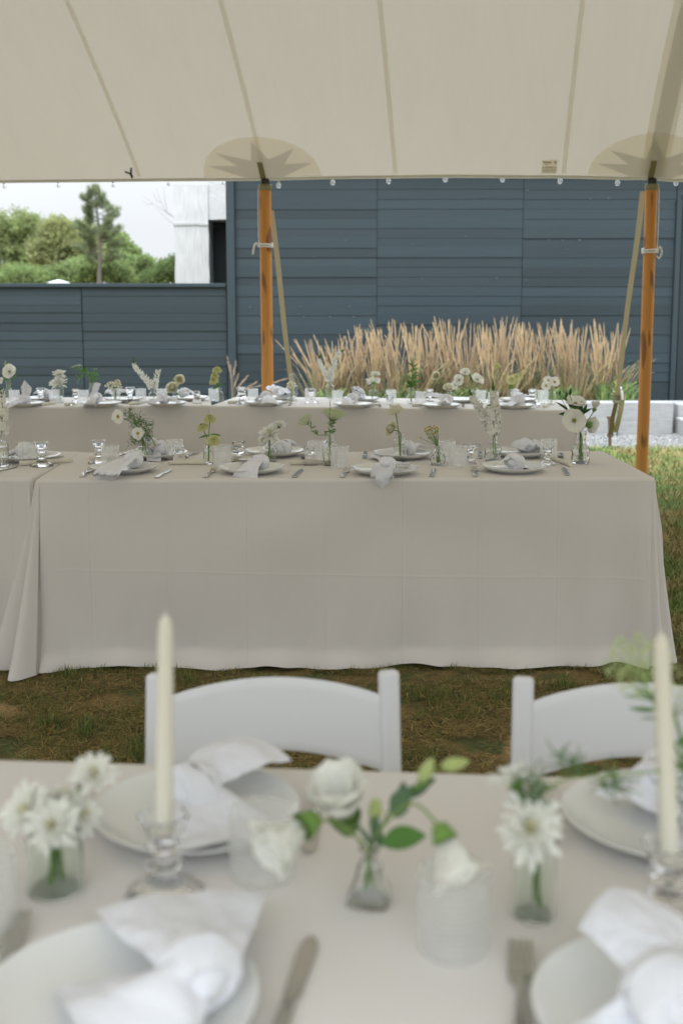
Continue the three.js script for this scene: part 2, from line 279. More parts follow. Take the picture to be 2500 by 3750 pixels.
function tree(name, label, z, pxBase, blobs, n, tint, clump = leafClump, sc = 1) {
  const base = PZ(pxBase, 1000, z); base.y = 0; const T = thing(name, label, 'tree', base);
  const m = new THREE.InstancedMesh(clump, leafMat, n), o = new THREE.Object3D(), c = new THREE.Color(), vol = blobs.map(([, , rx, ry]) => rx * ry), tot = vol.reduce((a, b) => a + b);
  const ctr = blobs.map(([px, py, rx, ry, dz = 0]) => { const q = PZ(px, py, z + dz).sub(base), s = -z / FOCAL; return { q, rx: rx * s, ry: ry * s }; });
  for (let k = 0; k < n; k++) {
    let t = rnd() * tot, i = 0; while (t > vol[i] && i < vol.length - 1) t -= vol[i++];
    const b = ctr[i], u = rr(-1, 1), a = rr(0, 6.28), r = Math.pow(rnd(), 0.42) * (rnd() < 0.3 ? rr(1, 1.4) : 1), w = Math.sqrt(1 - u * u);
    const x = b.q.x + b.rx * r * w * Math.cos(a), y = b.q.y + b.ry * r * u, zz = b.q.z + b.rx * r * w * Math.sin(a);
    if (noise.noise(x * 0.75, y * 1.0, zz * 0.75) < 0.04) { if (rnd() < 0.9) { k--; continue; } }
    o.position.set(x, y, zz); o.rotation.set(rr(-0.9, 0.9), rr(0, 6.28), rr(-0.9, 0.9)); o.scale.setScalar(sc * rr(0.7, 1.5)); o.updateMatrix(); m.setMatrixAt(k, o.matrix);
    const v = rr(0.7, 1.35) * (1 + 0.35 * noise.noise(x * 0.6, y * 0.6, zz * 0.6)); m.setColorAt(k, c.setRGB(tint[0] * v, tint[1] * v, tint[2] * v));
  }
  m.name = 'crown'; m.userData.kind = 'stuff'; shadow(m); T.add(m);
  const top = ctr.reduce((a, b) => b.q.y > a.q.y ? b : a).q, h = top.y;
  part(T, 'trunk', taperTube([V(0, 0, 0), V(0.12, h * 0.35, 0), V(top.x * 0.5, h * 0.7, top.z * 0.5), top.clone().setY(h * 1.02)], 0.03 * h, 0.006 * h, 12, 8), barkMat);
  for (const b of ctr) { const st = V(top.x * 0.3, Math.max(0.5, b.q.y * 0.55), 0); part(T, 'limb', taperTube([st, st.clone().lerp(b.q, 0.5).add(V(0.05 * h * rr(-1, 1), 0.02 * h, 0)), b.q], 0.012 * h, 0.004 * h, 8, 6), barkMat); }
  return T;
}
const green1 = [0.30, 0.35, 0.15], green2 = [0.24, 0.31, 0.12], green3 = [0.34, 0.36, 0.16];
tree('leafy_tree', 'broad pale green tree at the far left above the fence', -82, 20, [[10, 860, 75, 70], [70, 830, 80, 60], [120, 880, 90, 75, -3], [30, 960, 110, 70], [140, 960, 100, 70], [-60, 900, 80, 80]], 7600, green1);
tree('leafy_tree', 'rounded olive green tree left of the tall pine', -78, 240, [[215, 855, 60, 52], [270, 880, 65, 62], [180, 920, 70, 60], [250, 950, 90, 70], [310, 925, 60, 65], [350, 960, 50, 50]], 8200, green3);
tree('leafy_tree', 'hazy green tree behind the pine, filling the skyline', -95, 380, [[330, 915, 75, 60], [290, 870, 60, 50], [400, 955, 60, 42], [180, 900, 70, 60], [90, 890, 70, 70], [405, 905, 62, 48], [455, 940, 55, 42], [350, 880, 50, 40]], 17000, green2, leafClump, 1.5);
tree('leafy_tree', 'low green tree in front of the pine trunk', -74, 350, [[300, 1000, 80, 45], [370, 985, 70, 45], [430, 1010, 60, 40], [220, 1020, 80, 40], [120, 1020, 90, 40], [40, 1020, 80, 40]], 8500, green2);
tree('leafy_tree', 'mid green tree right of the pine, low against the sky', -76, 480, [[440, 980, 55, 42], [485, 985, 55, 42], [530, 975, 45, 38], [500, 1025, 90, 30]], 5600, green2);
tree('leafy_tree', 'dark green tree close to the white tower', -72, 610, [[610, 1000, 40, 38], [645, 990, 45, 45], [570, 1020, 50, 30]], 4600, [0.17, 0.23, 0.09]);
{ // tall pine with layered limbs
  const z = -70, base = PZ(366, 1000, z); base.y = 0; const T = thing('pine_tree', 'tall sparse pine with level limbs rising above the other trees', 'tree', base), loc = (px, py) => PZ(px, py, z).sub(base);
  part(T, 'trunk', taperTube([V(0, 0, 0), loc(364, 1000), loc(368, 880), loc(357, 780), loc(347, 705)], 0.2, 0.025, 14, 8), barkMat);
  const ends = []; for (let k = 0; k < 52; k++) { const yy = 955 - 250 * (k / 51), wd = yy < 740 ? lerp(8, 46, (yy - 700) / 40) : yy < 800 ? lerp(46, 96, (yy - 740) / 60) : lerp(96, 60, (yy - 800) / 155); ends.push([lerp(366, 350, (960 - yy) / 260) + (k % 2 ? 1 : -1) * wd * rr(0.35, 1.05), yy - rr(-4, 22)]); }
  const m = new THREE.InstancedMesh(needleClump, leafMat, 4600), o = new THREE.Object3D(), c = new THREE.Color(); let k = 0;
  for (const [i, [ex, ey]] of ends.entries()) {
    const dz = rr(-1.2, 1.2), e = loc(ex, ey).add(V(0, 0, dz)), sy = Math.min(ey + rr(8, 24), 960), s = loc(lerp(366, 350, (960 - sy) / 260), sy), mid = s.clone().lerp(e, 0.6).add(V(0, -0.12, 0));
    part(T, 'limb', taperTube([s, mid, e], 0.03, 0.008, 8, 5), barkMat);
    const cv = new THREE.CatmullRomCurve3([s, mid, e]), n = 62;
    for (let q = 0; q < n && k < 4600; q++, k++) { const t = 0.42 + 0.62 * Math.pow(rnd(), 0.8), p = cv.getPoint(Math.min(1, t)); o.position.copy(p).add(V(rr(-0.2, 0.2), rr(-0.08, 0.16), rr(-0.25, 0.25))); o.rotation.set(rr(-0.8, 0.8), rr(0, 6.28), rr(-0.8, 0.8)); o.scale.setScalar(rr(0.5, 1.1)); o.updateMatrix(); m.setMatrixAt(k, o.matrix); const v = rr(0.8, 1.5); m.setColorAt(k, c.setRGB(0.20 * v, 0.235 * v, 0.125 * v)); }
  }
  m.count = k; m.name = 'needles'; m.userData.kind = 'stuff'; shadow(m); T.add(m);
}
{ // bare twigs beside the tower
  const z = -30, base = PZ(680, 1000, z); base.y = 0; const T = thing('bare_tree', 'thin bare branches reaching out from behind the white tower', 'tree', base), loc = (x, y) => PZ(x, y, z).sub(base);
  part(T, 'trunk', taperTube([V(0, 0, 0), loc(682, 1000), loc(660, 850), loc(640, 795)], 0.07, 0.012, 10, 6), barkMat);
  for (const l of [[[640, 795], [612, 780], [590, 740], [572, 690]], [[640, 795], [600, 770], [560, 745], [525, 718]], [[612, 780], [605, 730], [598, 680]], [[560, 745], [540, 748], [522, 735]], [[590, 740], [575, 735], [560, 700]], [[650, 830], [610, 800], [570, 760]]]) part(T, 'twig', taperTube(l.map((q) => loc(...q)), 0.009, 0.003, 8, 4), std(0.32, 0.31, 0.30));
}
// ------------------------------------------------------------------ planter, steps and tall dry grasses
{
  const z = P(2300, 1594, 0).z, top = PZ(2300, 1472, z).y, xr = PZ(2465, 1500, z).x, xl = PZ(1100, 1500, z).x;
  const ct = tex(512, 512, (u, v) => { const n = fbm(u, v, 2, 5), s = fbm(u, v, 2.2, 4, 4, 0.4); const k = 0.375 + 0.10 * n + 0.13 * s * (0.4 + v * 0.6); return S(k, k, k * 0.995); }, true, [0.8, 2]);
  const cm = new THREE.MeshStandardMaterial({ map: ct, roughness: 0.9 });
  const Pl = thing('concrete_planter', 'white concrete planter wall holding the tall dry grasses', 'planter', V((xl + xr) / 2, 0, z));
  part(Pl, 'wall', rbox(xr - xl, top, 0.2, 0.018, 0, top / 2, -0.1), cm);
  part(Pl, 'soil', box(xr - xl - 0.06, 0.05, 1.1, 0, top - 0.09, -0.76), std(0.09, 0.065, 0.045, 1));
  const St = thing('concrete_steps', 'pale concrete step blocks at the right edge beside the planter', 'steps', V(xr + 0.75, 0, z));
  part(St, 'step', rbox(1.4, 0.19, 0.42, 0.012, 0.0, 0.095, 0.1), cm); part(St, 'step', rbox(1.4, 0.33, 0.5, 0.012, 0.04, 0.165, -0.4), cm);
  const gm = { plume: std(0.55, 0.405, 0.235, 0.95), plume2: std(0.47, 0.345, 0.215, 0.95), stalk: std(0.37, 0.28, 0.185, 0.95), blade: std(0.14, 0.20, 0.06, 0.8), bladeDry: std(0.42, 0.33, 0.17, 0.9) };
  function plumeGeo(p, dir, len, w) {                                   // feathery tapering head with loose side bristles
    const gs = [], side = V(dir.y, -dir.x, 0).normalize(), q = V(0, 0, 1);
    const seg = 9; for (let i = 0; i < seg; i++) { const t = i / seg, r = w * Math.sin(Math.PI * Math.min(1, 0.12 + t * 0.88)) * (1 - 0.35 * t); for (let j = 0; j < 4; j++) { const a = rr(0, 6.28), s = side.clone().multiplyScalar(Math.cos(a)).addScaledVector(q, Math.sin(a)), b = p.clone().addScaledVector(dir, len * t), e = b.clone().addScaledVector(dir, len * 0.2).addScaledVector(s, r + 0.004), wv = side.clone().multiplyScalar(0.0038); const g = new THREE.BufferGeometry(); g.setAttribute('position', new THREE.Float32BufferAttribute([...b.clone().sub(wv).toArray(), ...b.clone().add(wv).toArray(), ...e.toArray()], 3)); g.computeVertexNormals(); gs.push(g); } }
    gs.push(taperTube([p, p.clone().addScaledVector(dir, len * 0.5), p.clone().addScaledVector(dir, len)], 0.0062, 0.0016, 4, 4)); return gs;
  }
  const clumps = [[1165, 1260, 0.5], [1240, 1248, 0.7]]; for (let k = 0; k < 15; k++) clumps.push([1312 + k * 67 + 16 * Math.sin(k * 3.1), 1212 - 18 * Math.sin(k / 14 * 2.6) + 12 * Math.sin(k * 2.2), 0.75 + 0.2 * Math.sin(k * 1.7)]);
  clumps.forEach(([px, py, d], ci) => {
    const cz = z - 0.62 + 0.14 * Math.sin(ci * 5.1), b = PZ(px, 1440, cz); b.y = top - 0.07; const h = PZ(px, py, cz).y - b.y;
    const place = ci === 0 ? 'leftmost drooping clump of the row' : ci === clumps.length - 1 ? 'rightmost clump, behind the slanting strap' : 'one clump within the row along the blue wall';
    const G = thing('reed_grass', 'tall feathery tan reed grass, ' + place, 'ornamental grass', b, ci === 0 || ci === clumps.length - 1 ? undefined : 'reed grass clumps along the blue wall');
    const pl = [], st = [], bl = [], bd = [], n = Math.round(52 * d);
    for (let i = 0; i < n; i++) {
      const x0 = rr(-0.07, 0.07), z0 = rr(-0.12, 0.12), lean = (ci === 0 ? rr(-0.6, 0.12) : ci === 1 ? rr(-0.42, 0.18) : rr(-0.17, 0.11) * (rnd() < 0.16 ? 1.9 : 1)) , hh = h * rr(0.6, 1.07) , e = V(x0 * 1.4 + lean * hh, hh, z0 * 1.5 + rr(-0.08, 0.08)), pl0 = rr(0.26, 0.42);
      const mid = V(x0 * 1.05 + lean * hh * 0.24, hh * 0.5, z0), dir = e.clone().sub(mid).normalize(), ps = e.clone().addScaledVector(dir, -pl0);
      st.push(taperTube([V(x0, 0, z0), mid, ps], 0.0042, 0.003, 5, 3)); pl.push(...plumeGeo(ps, dir, pl0, rr(0.004, 0.009)));
    }
    for (let i = 0; i < 70; i++) { const a = rr(0, 6.28), l = rr(0.25, 0.95), w = 0.007, dry = rnd() < 0.72, r0 = rr(0.02, 0.14), p0 = V(Math.cos(a) * r0, 0, Math.sin(a) * r0); const g = surf(1, 5, (u, v) => V(p0.x + Math.cos(a) * v * l * 0.5 + (u - 0.5) * w * (1 - v) * 2 * Math.sin(a), l * (v - 0.45 * v * v * v), p0.z + Math.sin(a) * v * l * 0.4 + (u - 0.5) * w * 2 * (1 - v) * Math.cos(a) + (u - 0.5) * w)); (dry ? bd : bl).push(g); }
    part(G, 'stalks', merge(st), gm.stalk).userData.kind = 'stuff'; part(G, 'plumes', merge(pl), ci % 2 ? gm.plume : gm.plume2).userData.kind = 'stuff'; if (bl.length) part(G, 'leaf_blades', merge(bl), gm.blade).userData.kind = 'stuff'; if (bd.length) part(G, 'dry_blades', merge(bd), gm.bladeDry).userData.kind = 'stuff';
  });
  // leafy weeds low in the bed, and the small plants by the left pole
  const gw = (label, px, py, n, zc, tint, hmax, spread, baseY) => {
    const b = PZ(px, py, zc); b.y = baseY; const G = thing('leafy_plant', label, 'plant', b), gs = [[], []];
    for (let i = 0; i < n; i++) { const a = rr(0, 6.28), l = rr(0.4, 1) * hmax, w = rr(0.006, 0.011), sp = rr(0.2, 1) * spread, x0 = rr(-spread, spread) * 0.7, z0 = rr(-0.1, 0.1); gs[rnd() < 0.7 ? 0 : 1].push(surf(1, 5, (u, v) => V(x0 + Math.cos(a) * v * v * sp + (u - 0.5) * w * 2 * Math.sin(Math.PI * (0.1 + 0.9 * v)), l * (v - 0.3 * v * v * v), z0 + Math.sin(a) * v * v * sp * 0.4 + (u - 0.5) * w * Math.sin(Math.PI * v)))); }
    part(G, 'leaf_blades', merge(gs[0]), std(...tint, 0.8)).userData.kind = 'stuff'; part(G, 'leaf_blades', merge(gs[1]), std(tint[0] * 1.7, tint[1] * 1.35, tint[2] * 1.2, 0.8)).userData.kind = 'stuff'; return G;
  };
  gw('green strappy plant at the right end of the planter', 2250, 1460, 150, z - 0.3, [0.12, 0.19, 0.06], 0.42, 0.28, top - 0.07);
  gw('green strappy plant in the planter behind the snapdragon vase', 2030, 1460, 120, z - 0.3, [0.10, 0.16, 0.05], 0.34, 0.26, top - 0.07);
  gw('low green growth in the middle of the planter', 1720, 1460, 140, z - 0.28, [0.10, 0.15, 0.05], 0.32, 0.34, top - 0.07);
  gw('low green growth in the planter right of the left pole', 1430, 1460, 130, z - 0.28, [0.10, 0.15, 0.05], 0.30, 0.34, top - 0.07);
  gw('low green growth at the left end of the planter', 1190, 1460, 110, z - 0.28, [0.09, 0.14, 0.05], 0.30, 0.3, top - 0.07);
  gw('yellow green bushy plant just left of the left tent pole', 885, 1470, 170, z - 0.4, [0.22, 0.24, 0.07], 0.52, 0.26, 0);
  { const b = PZ(850, 1460, z - 0.6); b.y = 0; const G = thing('reed_grass', 'few drooping brown plumes left of the left tent pole', 'ornamental grass', b), pl = [], st = []; for (const [ex, ey] of [[835, 1320], [862, 1335], [870, 1380], [900, 1385], [930, 1405], [1040, 1390], [985, 1400], [845, 1350]]) { const e = PZ(ex, ey, z - 0.6).sub(b), m = V(e.x * 0.2, e.y * 0.75, 0), d = e.clone().sub(m).normalize(); const ps = e.clone().addScaledVector(d, -0.13); st.push(taperTube([V(0, 0, 0), m, ps], 0.005, 0.003, 6, 3)); pl.push(...plumeGeo(ps, d, 0.17, 0.02)); } part(G, 'stalks', merge(st), gm.stalk); part(G, 'plumes', merge(pl), std(0.42, 0.31, 0.23, 0.95)); }
}

// ------------------------------------------------------------------ tent
const R0 = PZ(2362, 1300, -8.6).setY(0), L0 = PZ(977, 1300, -8.95).setY(0);
const TE = R0.clone().sub(L0).normalize(), TN = V(-TE.z, 0, TE.x).multiplyScalar(Math.sign(TE.x)), aL = -R0.distanceTo(L0);
if (TN.z < 0) TN.negate();
const eaveKnots = [[0, 420], [300, 417], [605, 414.5], [760, 411], [1000, 408], [1250, 409], [1485, 413], [1568, 418]].map(([x, y]) => {
  const r = ray(x * 1.5944, y * 1.5944); const n = TN, t = R0.clone().sub(EYE).dot(n) / r.dot(n), q = r.multiplyScalar(t).add(EYE); return [q.clone().sub(R0).dot(TE), q.y];
});
function eaveY(a) { const k = eaveKnots; if (a <= k[0][0]) return 0.022 + k[0][1]; for (let i = 0; i < k.length - 1; i++) if (a <= k[i + 1][0]) return 0.022 + lerp(k[i][1], k[i + 1][1], sst(k[i][0], k[i + 1][0], a)); return 0.022 + k[k.length - 1][1]; }
const SMAX = 9.3, AMIN = -11.5, AMAX = 4.4;
function canopy(a, s, drop = 0) {                                       // a along the eave, s inwards from it
  const half = Math.min(s, SMAX - s), rise = 3.7 * (1 - Math.exp(-half / 5)), endd = Math.min(a - AMIN, AMAX - a), e = 1 - Math.exp(-Math.max(0, endd) / 0.55);
  const sag = 0.012 * Math.sin(s * 2.1 + a) * sst(0, 0.6, half);
  return R0.clone().addScaledVector(TE, a).addScaledVector(TN, s).setY(eaveY(a) + rise * e + sag - drop);
}
const Tent = thing('canvas_tent', 'cream sailcloth tent canopy stretched overhead on wooden poles', 'tent', V(R0.x, 0, R0.z));
const tl = (v) => v.sub(Tent.position);
const seams = [AMIN, -10.5, -9.5, -8.55, -7.6, -6.65, -6.1, -5.2, -3.85, aL, -1.877, -0.638, 0, 0.95, 1.9, 2.85, 3.7, AMAX];
for (let i = 0; i < seams.length - 1; i++) part(Tent, 'canvas_panel', surf(10, 60, (u, v) => tl(canopy(lerp(seams[i], seams[i + 1], u), v * SMAX))), M.canvas);
function strip(a, w, s0, s1, drop, n = 30) { return surf(2, n, (u, v) => tl(canopy(a + (u - 0.5) * w, lerp(s0, s1, v), drop))); }
for (const a of seams.slice(1, -1)) if (Math.abs(a) > 0.01) part(Tent, 'seam', strip(a, 0.032, 0.02, SMAX - 0.02, 0.004, 60), M.canvasSeam);
part(Tent, 'seam_flap', strip(0.0, 0.19, 0.02, SMAX - 0.02, 0.005, 60), M.canvasSeam);
part(Tent, 'seam_band', strip(0.005, 0.115, 0.02, SMAX - 0.02, 0.010, 60), M.canvasStar);
part(Tent, 'hem', surf(90, 2, (u, v) => { const a = lerp(AMIN, AMAX, u); return tl(canopy(a, 0).addScaledVector(TN, 0.012 * Math.sin(v * Math.PI) - 0.004).add(V(0, 0.004 - v * 0.028, 0))); }), M.hem);
for (const pa of [aL, 0]) {
  const Rr = 0.45;
  part(Tent, 'reinforcement_patch', surf(40, 6, (u, v) => { const th = u * Math.PI, r = Rr * v, sx = Math.cos(th) * r, ss = Math.sin(th) * r * 0.79; return tl(canopy(pa + sx - 0.015, ss + 0.012, 0.0065)); }), M.canvasPatch);
  const pts = [], tips = [[-0.415, 0.12], [-0.33, 0.235], [-0.04, 0.335], [0.265, 0.265], [0.385, 0.135]], inn = [[-0.19, 0.12], [-0.075, 0.165], [0.06, 0.175], [0.17, 0.13]];
  pts.push([-0.14, 0.012]); for (let i = 0; i < 5; i++) { pts.push(tips[i]); if (i < 4) pts.push(inn[i]); } pts.push([0.13, 0.012]);
  const sh = new THREE.Shape(pts.map(([x, y]) => new THREE.Vector2(x, y))), g = new THREE.ShapeGeometry(sh), p = g.attributes.position;
  for (let i = 0; i < p.count; i++) { const q = tl(canopy(pa + p.getX(i), p.getY(i), 0.014)); p.setXYZ(i, q.x, q.y, q.z); } g.computeVertexNormals();
  part(Tent, 'star_patch', g, M.canvasStar);
  part(Tent, 'webbing_tab', surf(2, 5, (u, v) => tl(canopy(pa + (u - 0.5) * 0.042 * 1.0 - 0.012, 0.01 + v * 0.15, 0.022))), M.webbing);
}
{ // printed care label on the canvas, its small print too fine to read
  const c = document.createElement('canvas'); c.width = 256; c.height = 232; const x = c.getContext('2d'); x.fillStyle = '#f4eedf'; x.fillRect(0, 0, 256, 232); x.fillStyle = '#a39c8a';
  for (const [a, b, w, h] of [[20, 20, 12, 34], [36, 30, 20, 26], [60, 24, 24, 34], [88, 26, 26, 30], [118, 24, 30, 34], [190, 14, 44, 14], [196, 32, 36, 12], [192, 50, 44, 16], [46, 70, 70, 6], [60, 82, 40, 5]]) x.fillRect(a, b, w, h);
  x.beginPath(); x.moveTo(12, 140); x.lineTo(30, 108); x.lineTo(48, 140); x.fill(); x.beginPath(); x.moveTo(205, 140); x.lineTo(223, 108); x.lineTo(241, 140); x.fill();
  for (let i = 0; i < 7; i++) x.fillRect(58 + i * 20, 108 + (i % 3) * 4, 15, 26); for (let r = 0; r < 6; r++) for (let i = 0; i < 14; i++) x.fillRect(16 + i * 16 + (r % 2) * 4 + (r > 3 ? 8 : 0), 150 + r * 12, r > 3 && i > 12 ? 0 : 12, 7);
  const t = new THREE.CanvasTexture(c); t.colorSpace = THREE.SRGBColorSpace;
  const m = phy({ map: t, roughness: 1, transmission: 0.8, thickness: 0, specularIntensity: 0.1 });
  part(Tent, 'care_label', surf(4, 4, (u, v) => tl(canopy(-0.745 + (u - 0.5) * 0.115, 0.075 + (v - 0.5) * 0.115, 0.004))), m);
  const hk = (p, q) => tl(canopy(p, q, 0.012)); // small dark tie-down hook near the left seam
  part(Tent, 'hook', merge([cyl(hk(-3.905, 0.055), hk(-3.945, 0.075), 0.006), cyl(hk(-3.905, 0.055), hk(-3.885, 0.105), 0.007), cyl(hk(-3.905, 0.055), hk(-3.905, 0.025), 0.009)]), M.iron);
}
// poles, ties, straps
for (const [base, a, name] of [[L0, aL, 'left'], [R0, 0, 'right']]) {
  const top = eaveY(a) - 0.052, Pp = thing('tent_pole', name === 'left' ? 'amber varnished wooden tent pole behind the far table' : 'amber varnished wooden tent pole at the right, beyond the table corner', 'pole', base);
  const g = new THREE.CylinderGeometry(0.046, 0.046, top - 0.02, 12, 24).translate(0, (top - 0.02) / 2, 0); const p = g.attributes.position, uv = g.attributes.uv; for (let i = 0; i < p.count; i++) { uv.setXY(i, uv.getX(i) + a, p.getY(i) / 2.3); p.setX(i, p.getX(i) + 0.003 * Math.sin(p.getY(i) * 1.7)); }
  part(Pp, 'shaft', g, M.pole);
  part(Pp, 'collar', lathe([[0.046, top - 0.045], [0.051, top - 0.04], [0.051, top - 0.005], [0.047, top], [0.03, top + 0.004], [0.0, top + 0.004]], 20), M.brassy);
  part(Pp, 'pin', lathe([[0.036, top + 0.004], [0.033, top + 0.03], [0.026, top + 0.042], [0.0, top + 0.045]], 16), M.iron);
  // rope tied round the pole
  const y = PZ(base.x < 0 ? 975 : 2370, base.x < 0 ? 901 : 922, base.z).y, s = base.x < 0 ? -1 : 1, R = 0.0515, pts = []; for (let i = 0; i <= 18; i++) { const t = i / 18 * Math.PI * 2.2; pts.push(V(Math.cos(t) * R * -s, y + 0.006 * i / 18 * 2 - 0.008, Math.sin(t) * R)); }
  const Ro = thing('rope_tie', s < 0 ? 'white cord knotted round the left tent pole' : 'white cord knotted round the right tent pole with a loop', 'rope', V(base.x, 0, base.z));
  part(Ro, 'coil', merge([tube(pts, 0.007, 40, 6), tube(pts.map((q) => q.clone().add(V(0, 0.016, 0))), 0.007, 40, 6)]), M.rope);
  part(Ro, 'knot', new THREE.SphereGeometry(0.014, 10, 8).scale(1, 0.9, 1).translate(s * 0.05, y, 0.02), M.rope);
  if (s < 0) part(Ro, 'loose_end', tube([V(-0.05, y, 0.02), V(-0.07, y + 0.02, 0.03), V(-0.085, y, 0.035), V(-0.098, y - 0.065, 0.03)], 0.0075, 12, 6), M.rope);
  else part(Ro, 'loop', tube([V(0.05, y, 0.02), V(0.072, y + 0.035, 0.02), V(0.086, y - 0.005, 0.02), V(0.065, y - 0.05, 0.02), V(0.046, y - 0.03, 0.02)], 0.0065, 16, 6), M.rope);
  part(Ro, 'hanging_cord', tube([V(s * 0.052, top - 0.03, 0.004), V(s * 0.056, (top + y) / 2, 0.004), V(s * 0.052, y, 0.01)], 0.0042, 10, 5), M.rope);
}
function guy(label, top, bot, ratchetT, stakePx) {
  const G = thing('guy_strap', label, 'strap', V(bot.x, 0, bot.z)), l = (v) => v.clone().sub(G.position), d = bot.clone().sub(top), side = V(1, 0, 0.1).normalize();
  const up = d.clone().cross(side).normalize();
  const rib = (p, q, w) => { const g = []; const dd = q.clone().sub(p); return surf(2, 12, (u, v) => p.clone().addScaledVector(dd, v).addScaledVector(side, (u - 0.5) * w + 0.004 * Math.sin(v * 9))); };
  const rp = top.clone().addScaledVector(d, ratchetT);
  part(G, 'webbing', rib(l(top), l(rp), 0.042), M.strap);
  part(G, 'tail_webbing', rib(l(rp), l(bot).setY(0.14), 0.042), std(0.20, 0.17, 0.07, 0.9));
  part(G, 'loose_webbing', surf(2, 10, (u, v) => l(rp).add(V(0.05 - v * 0.06 + (u - 0.5) * 0.05, 0.02 - v * 0.35, 0.03 + 0.03 * Math.sin(v * 3)))), std(0.17, 0.145, 0.06, 0.9));
  part(G, 'ratchet', merge([rbox(0.075, 0.10, 0.03, 0.006, ...l(rp).toArray()), cyl(l(rp).add(V(-0.05, 0.02, 0)), l(rp).add(V(0.055, 0.02, 0)), 0.011), rbox(0.06, 0.02, 0.07, 0.005, ...l(rp).add(V(0, -0.05, 0.02)).toArray())]), M.brassy);
  part(G, 'ratchet_handle', merge([cyl(l(rp).add(V(0.04, 0.06, 0.02)), l(rp).add(V(0.045, -0.03, 0.04)), 0.012), new THREE.SphereGeometry(0.02, 8, 6).translate(...l(rp).add(V(0.03, 0.075, 0)).toArray())]), std(0.6, 0.6, 0.58, 0.35, { metalness: 0.6 }));
  part(G, 'stake', cyl(V(0.0, 0, 0), V(-0.02, 0.3, 0.02), 0.016, 0.016, 10), M.rust); part(G, 'stake_head', cyl(V(-0.02, 0.3, 0.02), V(-0.021, 0.325, 0.02), 0.026, 0.026, 10), M.rust);
  part(G, 'shackle', new THREE.TorusGeometry(0.026, 0.008, 6, 14).translate(-0.005, 0.14, 0.01), M.rust);
  return G;
}
{
  const rt = PZ(2352, 700, R0.z - 0.06), rb = P(2232, 1642, 0); guy('slanting tan ratchet strap staked behind the right tent pole', rt, rb, 0.745);
  const lt = PZ(993, 770, L0.z - 0.06), ld = PZ(1066, 1400, L0.z - 1.35), lb = lt.clone().lerp(ld, 1.0); const k = lt.y / (lt.y - ld.y); lb.copy(lt).addScaledVector(ld.clone().sub(lt), k).setY(0); guy('slanting tan strap running down behind the left tent pole', lt, lb, 0.9);
  const b = P(2257, 1602, 0); single('metal_rod', cyl(V(0, 0, 0), V(0.005, 0.30, 0), 0.012, 0.012, 10), std(0.09, 0.11, 0.13, 0.5), 'thin dark metal rod standing in front of the planter', 'rod', b);
}
{ // string of clear globe bulbs under the eave
  const px = [[10, 430], [134, 428], [260, 427.5], [387, 424], [512, 423], [640, 427], [764, 420], [892, 417], [1022, 413], [1153, 413], [1285, 417], [1417, 421], [1551, 421]];
  const G = thing('string_light', 'string of small clear globe bulbs along the tent edge', 'string lights', R0.clone()), nz = TN.clone();
  const at = ([x, y]) => { const r = ray(x * 1.5944, y * 1.5944), c = R0.clone().addScaledVector(TN, -0.02), t = c.sub(EYE).dot(nz) / r.dot(nz); return r.multiplyScalar(t).add(EYE).sub(G.position); };
  const bulb = lathe([[0.007, 0.026], [0.0085, 0.022], [0.014, 0.016], [0.0185, 0.006], [0.019, 0], [0.016, -0.01], [0.009, -0.0165], [0, -0.0185]], 18), sock = lathe([[0.0, 0.052], [0.007, 0.05], [0.0085, 0.045], [0.0085, 0.024], [0.0, 0.022]], 10), fil = lathe([[0, 0.02], [0.004, 0.012], [0.005, 0.0], [0.002, -0.008], [0, -0.009]], 8);
  const pts = []; const all = [[-240, 430], [-116, 430], ...px, [1682, 422]];
  for (const q of all) { const p = at(q); const b = part(G, 'bulb', bulb, phy({ color: lin(0.97, 0.98, 1), roughness: 0.22, transmission: 0.88, thickness: 0, ior: 1.8 })); b.position.copy(p); part(G, 'socket', sock, std(0.42, 0.42, 0.40, 0.6)).position.copy(p); part(G, 'filament', fil, std(0.5, 0.52, 0.56, 0.4)).position.copy(p); pts.push(p.clone().add(V(0, 0.053, 0))); }
  part(G, 'cord', tube(pts, 0.0035, 120, 5), std(0.45, 0.43, 0.38, 0.8));
}

// ------------------------------------------------------------------ tablecloths
const creaseTex = tex(2048, 1024, (u, v) => {
  const x = u * 2.44, y = v * 0.76; let h = 0.42;                      // ironed folds of a cloth kept in a packet
  const per = 0.307, ph = (x + 0.10) / per, fr = ph - Math.floor(ph), odd = Math.floor(ph) % 2;
  h += (odd ? 1 : -1) * 0.15 * Math.cos(fr * Math.PI);
  const dl = Math.min(fr, 1 - fr) * per; h += (odd ? 0.11 : -0.09) * Math.exp(-(dl * dl) / (0.006 * 0.006)) * (0.6 + 0.4 * noise.noise(x * 2, y * 5, 1));
  const hy = 0.40 - 0.045 * x / 2.44 + 0.004 * Math.sin(x * 3), dy = y - hy; h += 0.09 * Math.exp(-(dy * dy) / (0.0042 * 0.0042)) - 0.05 * sst(-0.01, 0.01, dy);
  h += 0.2 * noise.noise(x * 4, y * 2, 5) + 0.12 * noise.noise(x * 11 + y * 6, y * 6, 2) * sst(0.6, 0.1, y) + 0.10 * noise.noise(x * 5 - y * 4, y * 4, 6) + 0.025 * noise.noise(x * 40, y * 40, 7);
  return [h, h, h];
});
function clothMat() { return new THREE.MeshStandardMaterial({ color: lin(0.755, 0.725, 0.695), roughness: 0.95, side: THREE.DoubleSide, bumpMap: creaseTex, bumpScale: 0.0075 }); }
const CLOTH = clothMat(), CLOTHTOP = new THREE.MeshStandardMaterial({ color: CLOTH.color, roughness: 0.95, side: THREE.DoubleSide });
